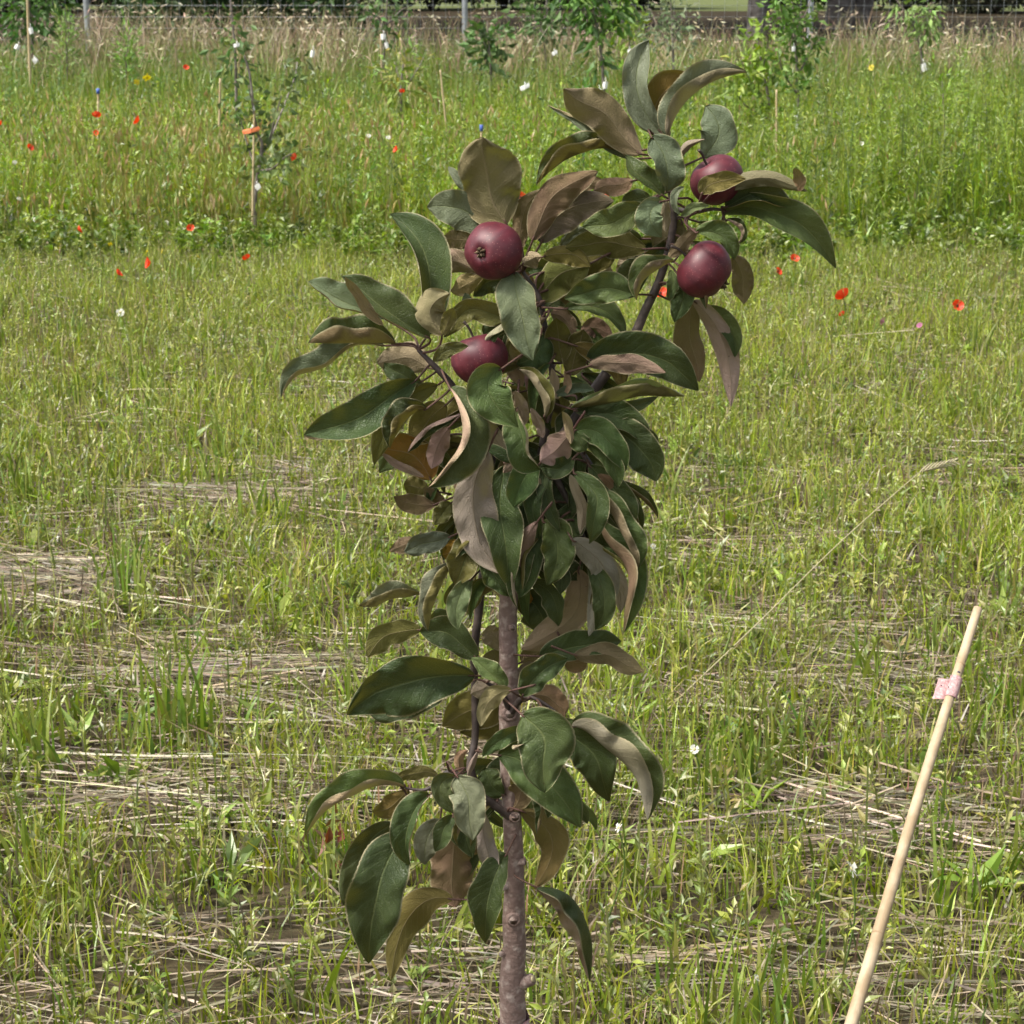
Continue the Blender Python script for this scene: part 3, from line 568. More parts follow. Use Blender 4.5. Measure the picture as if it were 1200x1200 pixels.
stake('tall thin pale pole in front of the top left sapling', 31, -30, 36, 110, 18, .013)
def tag_flat(name, label, px, py, Y, w, h, mat, tilt=0, group=None, cat='tag', yaw=0):
    """small folded label: two leaves of stiff plastic with thickness"""
    c = PY(px, py, Y); o = empty(name, c, label, cat, group); s = Y / F
    W, H = w * s, h * s; mb = MB()
    pts = []
    for sx, dep in ((-.5, .12), (0, -.1), (.5, .10)):
        for sz in (-.5, 0, .5): pts.append((sx * W * (1 - .25 * abs(sz)), dep * W + .05 * W * sz, sz * H + sx * W * .15))
    P = np.array(pts); ca, sa = math.cos(R(tilt)), math.sin(R(tilt)); P[:, 0], P[:, 2] = P[:, 0] * ca - P[:, 2] * sa, P[:, 0] * sa + P[:, 2] * ca
    th = .06 * W + .0006; Q = P + np.array([0, th, 0]); V = np.vstack([P, Q]) + np.array(c); f = []
    for i in range(2):
        for j in range(2): a = i * 3 + j; f += [(a, a + 3, a + 4, a + 1), (a + 9, a + 10, a + 13, a + 12)]
    rim_ = [0, 3, 6, 7, 8, 5, 2, 1]
    for k in range(8): a, b = rim_[k], rim_[(k + 1) % 8]; f.append((a, a + 9, b + 9, b))
    mb.add(V, f); mb.build('label_sheet', mat, o, smooth=False)
    mb = MB(); tp = V[5]; mb.add(*tube([tp, tp + np.array([.1 * W, .3 * W, .35 * H]), tp + np.array([0, .6 * W, .6 * H])], [.0008 + .02 * W] * 3, 6)); mb.build('tie', M_WHITE, o)
    return o
GT = 'white tags on the saplings'
for px, py, Y, w, h, tl, lb in ((36, 36, 17.95, 6, 9, 10, 'white tag high on the pale pole at top left'), (41, 71, 17.95, 7, 7, 35, 'white tag low on the pale pole at top left'), (20, 55, 18, 7, 7, -30, 'white tag hanging left of the pale pole at top left'),
        (449, 43, 19.3, 7, 8, 0, 'upper white tag on the pole sapling left of the middle post'), (453, 53, 19.3, 5, 8, 15, 'lower white tag on the pole sapling left of the middle post'),
        (703, 108, 15.2, 9, 9, 15, 'left white tag under the hanging leafed sapling'), (709, 100, 15.2, 7, 10, -5, 'right white tag under the hanging leafed sapling'), (738, 60, 17.2, 6, 6, 10, 'white tag left of the upright top apple leaf'),
        (1083, 79, 18.8, 8, 11, 20, 'white tag on the sapling at the right end of the fence'), (933, 137, 13.5, 5, 5, 0, 'upper white tag on the taller right sapling'), (933, 148, 13.5, 6, 6, 0, 'lower white tag on the taller right sapling'),
        (930, 57, 13.4, 5, 7, 0, 'small white tag high in the taller right sapling'), (277, 53, 10.2, 9, 5, 0, 'white tag at the top of the forked young tree'), (302, 219, 10.15, 8, 8, 30, 'white tag on the lower trunk of the forked young tree'),
        (366, 63, 15, 6, 10, -10, 'white tag floating over the dry grass right of the forked tree'), (297, 128, 10.15, 4, 4, 0, 'tiny white tag on the stake of the forked tree'), (650, 62, 17, 8, 5, 20, 'white tag over the meadow left of the hanging leafed sapling'), (615, 102, 14, 14, 6, 15, 'broad white tag in the meadow left of the feathery herb')):
    tag_flat('plant_tag', lb, px, py, Y, w * .85, h * .8, M_WHITE, tl, GT)
tag_flat('orange_tag', 'orange plastic band tied across the forked young tree', 294, 153, 10.15, 21, 5, M_ORANGE, 2)

# ------------------------------------------------------------------ flowers
M_PET = blade_mat('flower_petals', .35, .03)
def flower_mesh(kind):
    """returns list of (part, MB) around the flower head at the origin, unit size 1 = flower width"""
    out = []
    if kind == 'poppy':
        mb = MB()
        for k in range(4):
            a0 = k * math.pi / 2 + (.2 if k % 2 else 0); rr = .95 if k % 2 else 1.05; V = []; nu, nv = 7, 5
            for i in range(nv):
                t = i / (nv - 1)
                for j in range(nu):
                    s = (j / (nu - 1) - .5) * 1.9; r = .05 + .5 * rr * t ** .8 * (1 - .1 * abs(s)); z = -.15 + .42 * t ** 1.3 - .1 * t * t + .03 * math.sin(j * 2.3 + k)
                    V.append((math.cos(a0 + s * .85) * r, math.sin(a0 + s * .85) * r, z))
            f = [(i * nu + j, i * nu + j + 1, (i + 1) * nu + j + 1, (i + 1) * nu + j) for i in range(nv - 1) for j in range(nu - 1)]
            mb.add(V, f, (.78, .07, .025))
        out.append(('petals', mb)); m2 = MB(); m2.add(*tube([(0, 0, -.1), (0, 0, 0), (0, 0, .08)], [.06, .1, .05], 8), col=(.03, .03, .02)); out.append(('centre', m2))
    else:
        rg = np.random.default_rng(len(kind)); nP, cp, cc = (9, (.70, .70, .64), (.55, .50, .25)) if kind == 'daisy' else ((9, (.66, .54, .05), (.5, .38, .03)) if kind == 'yellow' else (18, (.45, .18, .30), (.4, .15, .3)))
        mb = MB()
        for k in range(nP):
            a = k * 6.283 / nP + rg.normal(0, .15); c, s = math.cos(a), math.sin(a); w = .16 * rg.uniform(.6, 1.2)
            z = .25 if kind == 'clover' else rg.uniform(-.1, .25)
            mb.add([(c * .1 - s * w * .5, s * .1 + c * w * .5, 0), (c * .1 + s * w * .5, s * .1 - c * w * .5, 0), (c * .5 + s * w, s * .5 - c * w, z), (c * .5 - s * w, s * .5 + c * w, z)], [(0, 1, 2, 3)], cp)
        out.append(('petals', mb)); m2 = MB(); m2.add(*tube([(0, 0, -.05), (0, 0, .05), (0, 0, .13)], [.1, .17, .08], 8), col=cc); out.append(('centre', m2))
    return out
FM = {}
def flower(kind, label, px, py, size_px, Y=None, h=.25, group=None, name=None):
    if Y is None: p = PG(px, py, h); 
    else: p = PY(px, py, Y)
    W = size_px * p.y / F
    o = empty(name or {'poppy': 'poppy', 'daisy': 'white_flower', 'yellow': 'yellow_flower', 'clover': 'pink_clover'}[kind], (p.x, p.y, 0), label, 'flower', group)
    if kind not in FM:
        FM[kind] = []
        for nm, mb in flower_mesh(kind):
            ob = mb.build(nm, M_PET, None); FM[kind].append((nm, ob.data)); bpy.data.objects.remove(ob)
    rx_, ry_, rz_ = random.uniform(.8, 1.35), random.uniform(-.4, .4), random.uniform(0, 6)
    for nm, me in FM[kind]:
        c = bpy.data.objects.new(nm, me); COL.objects.link(c); c.parent = o; c.location = (0, 0, p.z); c.scale = (W * 1.05,) * 3; c.rotation_euler = (rx_, ry_, rz_)
    mb = MB(); mb.add(*tube([(p.x + random.uniform(-.04, .04), p.y + .03, -.01), (p.x + .01, p.y + .01, p.z * .6), (p.x, p.y, p.z)], [.0018, .0015, .0012], 5), col=(.13, .2, .05)); mb.build('stem', M_GRASS, o)
GP = 'orange red poppies'
for a in (('largest red poppy, right of the crown in the short grass', 988, 346, 17, None, .22), ('red poppy nearest the right edge of the photo', 1122, 358, 13, None, .2), ('red poppy just below the long drooping leaf at right', 931, 303, 10, None, .2),
          ('poppy bud shaped flower right of the lower top apple', 912, 318, 9, None, .2), ('tiny red poppy under the largest one', 987, 368, 7, None, .1), ('large red poppy in the short grass at left', 174, 308, 13, None, .2),
          ('small red poppy left of the large left one', 139, 320, 10, None, .2), ('red poppy below the forked young tree', 289, 302, 9, None, .2), ('red poppy low between the large left poppy and the forked tree', 223, 267, 8, None, .2),
          ('pale red poppy near the left meadow edge', 93, 269, 10, 9.9, 0), ('bright red poppy in the ripening cereal', 161, 141, 11, 11.0, 0), ('red poppy left of the bright one in the cereal', 113, 135, 9, 11.0, 0),
          ('faded red poppy under its neighbour in the cereal', 113, 156, 7, 10.8, 0), ('red poppy near the left edge in the meadow', 35, 173, 8, 10.6, 0), ('red poppy cut by the left edge of the photo', 0, 145, 8, 10.8, 0),
          ('red poppy right of the forked young tree trunk', 345, 185, 10, 10.5, 0), ('small red poppy left of the brown upright leaf', 464, 175, 8, 10.5, 0), ('red poppy seen beside the brown upright leaf', 610, 231, 12, 10.3, 0),
          ('red poppy glimpsed between the purple leaves', 711, 229, 12, 10.3, 0), ('faint red poppy far back beside the dark sapling', 218, 79, 6, 16, 0), ('red poppy glimpsed beside the dark leaning stem', 774, 343, 14, None, .2), ('red poppy glimpsed under the highest left apple', 556, 339, 10, None, .2), ('faint orange flower near the yellowing shrub', 471, 107, 6, 13, 0)):
    flower('poppy', a[0], a[1], a[2], a[3], a[4], a[5], GP)
GW = 'small white flowers'
for a in (('white umbel left of the leaning stick', 998, 1018, 22, None, .22), ('small white flower right of the drooping lower right leaves', 814, 878, 11, None, .18), ('white flower low at the bottom between trunk and stick', 887, 1146, 10, None, .2),
          ('white daisy in the left short grass', 141, 366, 9, None, .12), ('white flower at right behind the drooping pointed leaf', 1010, 168, 5, 10.9, 0), ('white flower right of its twin in the right meadow', 1025, 183, 6, 10.8, 0), ('white flower at the left meadow edge', 40, 257, 5, 10.1, 0),
          ('white flower near the left border in the meadow', 17, 190, 5, 10.5, 0), ('lower white flower near the left border', 22, 233, 5, 10.2, 0), ('white flower in the meadow above the small left poppy', 455, 161, 5, 10.8, 0), ('white flower in the meadow left of the upright brown leaf', 432, 159, 5, 10.8, 0),
          ('white flower low in the straw left of the trunk', 304, 645, 8, None, .06), ('white flower beside the straw band at far left', 68, 631, 8, None, .06), ('white flower right of the lower hanging leaves', 765, 640, 7, None, .1), ('white flower near the right edge below the tagged stick', 725, 970, 12, None, .2)):
    flower('daisy', a[0], a[1], a[2], a[3], a[4], a[5], GW)
GY = 'small yellow flowers'
for a in (('broad yellow flower head in the meadow right of the left post', 172, 91, 9, 13.5, 0), ('pale yellow flower left of the broad yellow head', 160, 96, 7, 13.5, 0), ('yellow flower above the small left poppy', 112, 288, 6, None, .15), ('second yellow flower above the small left poppy', 129, 286, 5, None, .15),
          ('yellow flower just above the large left poppy', 172, 295, 6, None, .15), ('yellow flower right of the large left poppy', 190, 294, 6, None, .15), ('yellow flower left of the poppy below the forked tree', 232, 301, 5, None, .15), ('yellow flower left of the first drooping leaf', 338, 371, 7, None, .1),
          ('pale yellow flower head left of the right tagged sapling', 1021, 79, 7, 15, 0), ('yellow flower in the right short grass', 1166, 433, 6, None, .1), ('yellow flower beside the white umbel', 996, 1076, 6, None, .1)):
    flower('yellow', a[0], a[1], a[2], a[3], a[4], a[5], GY)
flower('clover', 'pink clover below and right of the largest poppy', 1036, 377, 9, None, .12, 'pink clovers'); flower('clover', 'pink clover left of the right edge poppy', 1078, 382, 7, None, .12, 'pink clovers')

# long arching dry stalk
o = empty('dry_stalk', PG(762, 848), 'long pale dry grass stalk arching over the straw right of the tree', 'grass stalk')
mb = MB(); a, b, c, d = PG(762, 850), PY(880, 738, 3.85), PY(985, 635, 4.05), PY(1078, 553, 4.2)
mb.add(*tube([a, b, c, d], [.0015, .0014, .0012, .0010], 6, 24), col=(.40, .36, .21)); mb.build('stalk', M_STRAW, o)
mb = MB()
for k in range(16):
    t = k / 15; p = d.lerp(PY(1118, 541, 4.26), t); q = PY(1090 + 36 * t, 546 - 6 * t + (5 if k % 2 else -4), 4.25)
    mb.add(*tube([p, (p + q) / 2, q], [.001, .002, .0004], 5, 5), col=(.42, .37, .24))
mb.build('seed_head', M_STRAW, o)
# red tinted dock leaves at the lower left
o = empty('red_leaf_weed', PG(395, 1020), 'small weed with reddish leaves left of the lowest apple leaves', 'weed')
b = Big(); k = 14; c = PG(393, 1030); P = np.array(c)[None] + np.stack([rng.normal(0, .022, k), rng.normal(0, .02, k), .02 + .08 * rng.random(k)], 1); D = rng.normal(size=(k, 3)); D[:, 2] = abs(D[:, 2]); D /= np.linalg.norm(D, axis=1)[:, None]
b.add(leaves_np(P, D, np.full(k, .035), np.full(k, .018), mixcol(k, [(.17, .05, .03), (.15, .08, .03), (.15, .18, .05)], [1, 1, 1]))); b.build('foliage', M_GRASS, o)
mb = MB(); mb.add(*tube([(c.x, c.y, -.01), (c.x, c.y, .09)], [.002, .001], 5, 4), col=(.3, .12, .06)); mb.build('stem', M_GRASS, o)

# ------------------------------------------------------------------ leaning stick with its tag
M_STICK = principled('bare_stick', (.32, .235, .14), .65, (26, (.44, .35, .235), .42, .6), (120, .6, .0012))
top = PY(1146, 713, 2.62); low = PY(996, 1200, 2.17); d = top - low; foot = low - d * ((low.z + .05) / d.z)
st = empty('leaning_stick', (foot.x, foot.y, 0), 'pale peeled wooden stick leaning to the right with a pink tag near its top', 'stick')
def SPt(t): return foot.lerp(top, t)
mb = MB(); mb.add(*tube([SPt(0), SPt(.35) + Vector((.002, 0, 0)), SPt(.7) - Vector((.0015, 0, 0)), top], [.0092, .0084, .0073, .0062], 20, 60, .025, 4)); mb.build('shaft', M_STICK, st)
def on_stick(py):
    best = min(range(1001), key=lambda k: abs(proj(*SPt(k / 1000))[1] - py)); return best / 1000
for pyy, wd in ((1094, 1.0), (779, 1.0)):
    t = on_stick(pyy); c = SPt(t); u = d.normalized(); rr = .0092 - .003 * t
    mb = MB(); mb.add(*tube([c - u * .0022, c, c + u * .0022], [rr * .98, rr * 1.09, rr * .98], 20, 5)); mb.build('knot_ring', principled('ring_brown', (.26, .18, .10), .7, (60, (.36, .26, .15), .4, .7)), st)
t = on_stick(787); c = SPt(t) + Vector((-.0015, -.0076, .001)); mb = MB()
mb.add(*tube([c + Vector((0, .002, 0)), c + Vector((0, -.0004, 0))], [.0028, .0024], 12, 3)); mb.build('ink_dot', M_INK, st)
# pink tag wrapped round the stick, free end to the left
t0, t1 = on_stick(795), on_stick(818); tg = empty('pink_tag', SPt((t0 + t1) / 2), 'faded pink paper tag folded round the leaning stick', 'tag')
V = []; ns = 22; u = d.normalized(); X_ = Vector((1, 0, 0)); X_ = (X_ - u * X_.dot(u)).normalized(); Yv = u.cross(X_)
for lay in (0, .0006):
    for i in range(ns):
        s = i / (ns - 1)
        for j in range(4):
            tt = j / 3; hgt = (t1 + (t0 - t1) * tt); cc = SPt(hgt)
            if s < .45: a = R(200 - 230 * (s / .45)); p = cc + (X_ * math.cos(a) + Yv * (-math.sin(a)) * 1) * (.0084 + lay) * (-1 if False else 1); p = cc + X_ * (math.cos(a) * (.0082 + lay)) - Yv * (math.sin(a) * (.0082 + lay)) if Yv.y > 0 else cc + X_ * (math.cos(a) * (.0082 + lay)) + Yv * (math.sin(a) * (.0082 + lay))
            else: q = (s - .45) / .55; p = cc + Vector((-.0078 - .017 * q, -.0025 - .002 * math.sin(q * 4) - lay, .001 * math.sin(j * 2 + q * 3)))
            V.append(p)
fs = []
for lay in (0, 1):
    for i in range(ns - 1):
        if abs(i - int(.45 * (ns - 1))) == 0: continue
        for j in range(3): k = lay * ns * 4 + i * 4 + j; fs.append((k, k + 4, k + 5, k + 1))
mb = MB(); mb.add(V, fs); mb.build('paper', M_PINK, tg)
mb = MB()
for dx, dy_ in ((-.008, .004), (-.010, -.003), (-.015, -.008), (-.018, .006)):
    c = SPt((t0 + t1) / 2) + Vector((dx, -.0052, dy_)); mb.add(*tube([c, c + Vector((0, -.0004, 0))], [.0010, .0009], 7, 3))
mb.build('print_mark', M_INK, tg)
# ------------------------------------------------------------------ the columnar apple tree
TY = 1.85; PXM = .00081
def TP(px, py, dz=0.0):
    """point on the tree: pixel and centimetres in front of the trunk plane"""
    return PY(px, py, TY - dz * .01)
tb = TP(601, 1200); tree = empty('apple_tree', (tb.x, TY, 0), 'young columnar apple tree with four dark red apples and drooping green and brown leaves', 'tree')
def px_tube(pts, rs, sides=12, n=None, lump=0, seed=0):
    P = [TP(p[0], p[1], p[2] if len(p) > 2 else 0) for p in pts]; return tube(P, rs, sides, n, lump, seed)
STEMS = []
def stem(name, mat, pts, rs, sides=14, n=None, lump=.05, seed=0, root=False, par=tree):
    P = [np.array(TP(p[0], p[1], p[2] if len(p) > 2 else 0)) for p in pts]
    if root: P = [np.array((tb.x - .004, TY, -.08)), np.array((tb.x, TY, .12)), np.array((tb.x, TY, .3))] + P; rs = [.02, .016, .0145] + rs
    C_, _ = smooth_path(P, rs, 60); STEMS.append(C_)
    mb = MB(); mb.add(*tube(P, rs, sides, n or len(P) * 12, lump, seed)); return mb.build(name, mat, par)
trunk = stem('trunk', M_BARK, [(601, 1196), (600, 1150), (603, 1110), (602, 1078), (603, 1030), (600, 955), (597, 890), (597, 836), (596, 780), (596, 700), (607, 620), (630, 555), (670, 500)],
             [.0137, .0133, .0122, .0118, .0103, .0096, .0098, .0108, .0094, .0092, .0085, .0075, .0065], 24, 220, .028, 3, True)
def knot(px, py, r, dz, d3, depth=.006):
    c = TP(px, py, dz); d3 = Vector(d3).normalized(); mb = MB()
    P = [c - d3 * depth, c, c + d3 * depth * .5, c + d3 * depth * .6, c + d3 * depth * .45]; mb.add(*tube(P, [r * 1.25, r * 1.05, r * .95, r * .6, r * .35], 16, 16, .06, int(py)))
    k = mb.build('knot', M_BARK, trunk); return k
knot(602, 1077, .0075, 1.1, (0, -1, .1)); knot(619, 1149, .0065, .6, (1, -.35, .5), .011); knot(597, 836, .008, .8, (.2, -1, .3)); knot(603, 957, .006, .8, (.2, -1, .2))
knot(589, 1118, .003, .6, (-1, -.4, 0)); knot(612, 1010, .004, .6, (1, -.3, .2)); knot(592, 1040, .003, .7, (-.8, -.5, .1)); knot(600, 735, .004, .8, (.3, -1, 0))
mb = MB(); c = TP(624, 1147, 1.0); mb.add(*tube([c, c + Vector((.0015, -.0008, .0007))], [.0036, .0034], 12, 3)); mb.build('cut_end', principled('cut_wood', (.42, .36, .22), .8, (200, (.30, .24, .14), .4, .7)), trunk)
# white specks of lichen on the bark
stem('branch', M_TWIG, [(668, 502), (700, 452), (738, 402), (757, 362), (772, 330), (786, 283), (789, 245), (782, 205), (776, 170)], [.006, .0052, .0047, .0043, .004, .0036, .0036, .003, .0018], 14)
stem('branch', M_TWIG, [(632, 552), (640, 500), (648, 450), (640, 395), (632, 350), (612, 318)], [.005, .004, .0034, .003, .0025, .0016], 12)
stem('branch', M_TWIG, [(608, 610), (585, 560, 1), (560, 500, 2), (532, 455, 3), (512, 432, 3), (490, 410, 3)], [.005, .0045, .004, .0036, .003, .0018], 12)
stem('branch', M_TWIG, [(598, 950, -.5), (575, 935, -1), (552, 905, 0), (557, 860, -1), (556, 800, -1.5), (556, 760, -1), (562, 710, -1), (565, 675, -1), (570, 640, -1.5), (590, 590, -1)], [.005, .005, .0045, .0038, .004, .0046, .004, .0036, .003, .002], 12, None, .1, 9)
stem('branch', M_TWIG, [(640, 540), (662, 580, 1), (680, 620, 1), (692, 650, 1)], [.004, .003, .0025, .0015], 10)
stem('branch', M_TWIG, [(668, 500), (676, 520, 1), (695, 550, 2), (705, 570, 2)], [.004, .003, .0025, .0015], 10)
stem('branch', M_TWIG, [(598, 838, .5), (610, 820, 2), (625, 818, 3), (648, 832, 3), (665, 850, 3)], [.004, .0035, .002, .0016, .001], 8)
stem('branch', M_TWIG, [(598, 836, .5), (588, 812, 1.5), (570, 800, 2)], [.004, .003, .0015], 8)
stem('branch', M_TWIG, [(600, 958, .5), (560, 930, 2), (528, 905, 3), (500, 925, 3), (470, 922, 3)], [.005, .004, .003, .0018, .001], 9)
stem('branch', M_TWIG, [(789, 245), (815, 248, 2), (835, 245, 2), (852, 247, 2)], [.003, .002, .0016, .001], 8)
STP = np.vstack(STEMS)

UP = {'d': (.032, .053, .015), 'g': (.050, .080, .022), 'y': (.096, .120, .070), 'l': (.110, .150, .062), 'o': (.088, .090, .020)}  # y is greyed in the colour itself to carry the sky sheen
UN = {'p': (.38, .28, .22), 't': (.37, .285, .19), 'b': (.215, .15, .09), 'v': (.16, .10, .085), 'o': (.135, .115, .030), 'm': (.30, .15, .025), 'c': (.36, .29, .20)}
LEAVES = []
def lf(bx, by, mx, my, tx, ty, W, pA, pB, side, up, un, dz): LEAVES.append((bx, by, mx, my, tx, ty, W, pA, pB, side, up, un, dz))
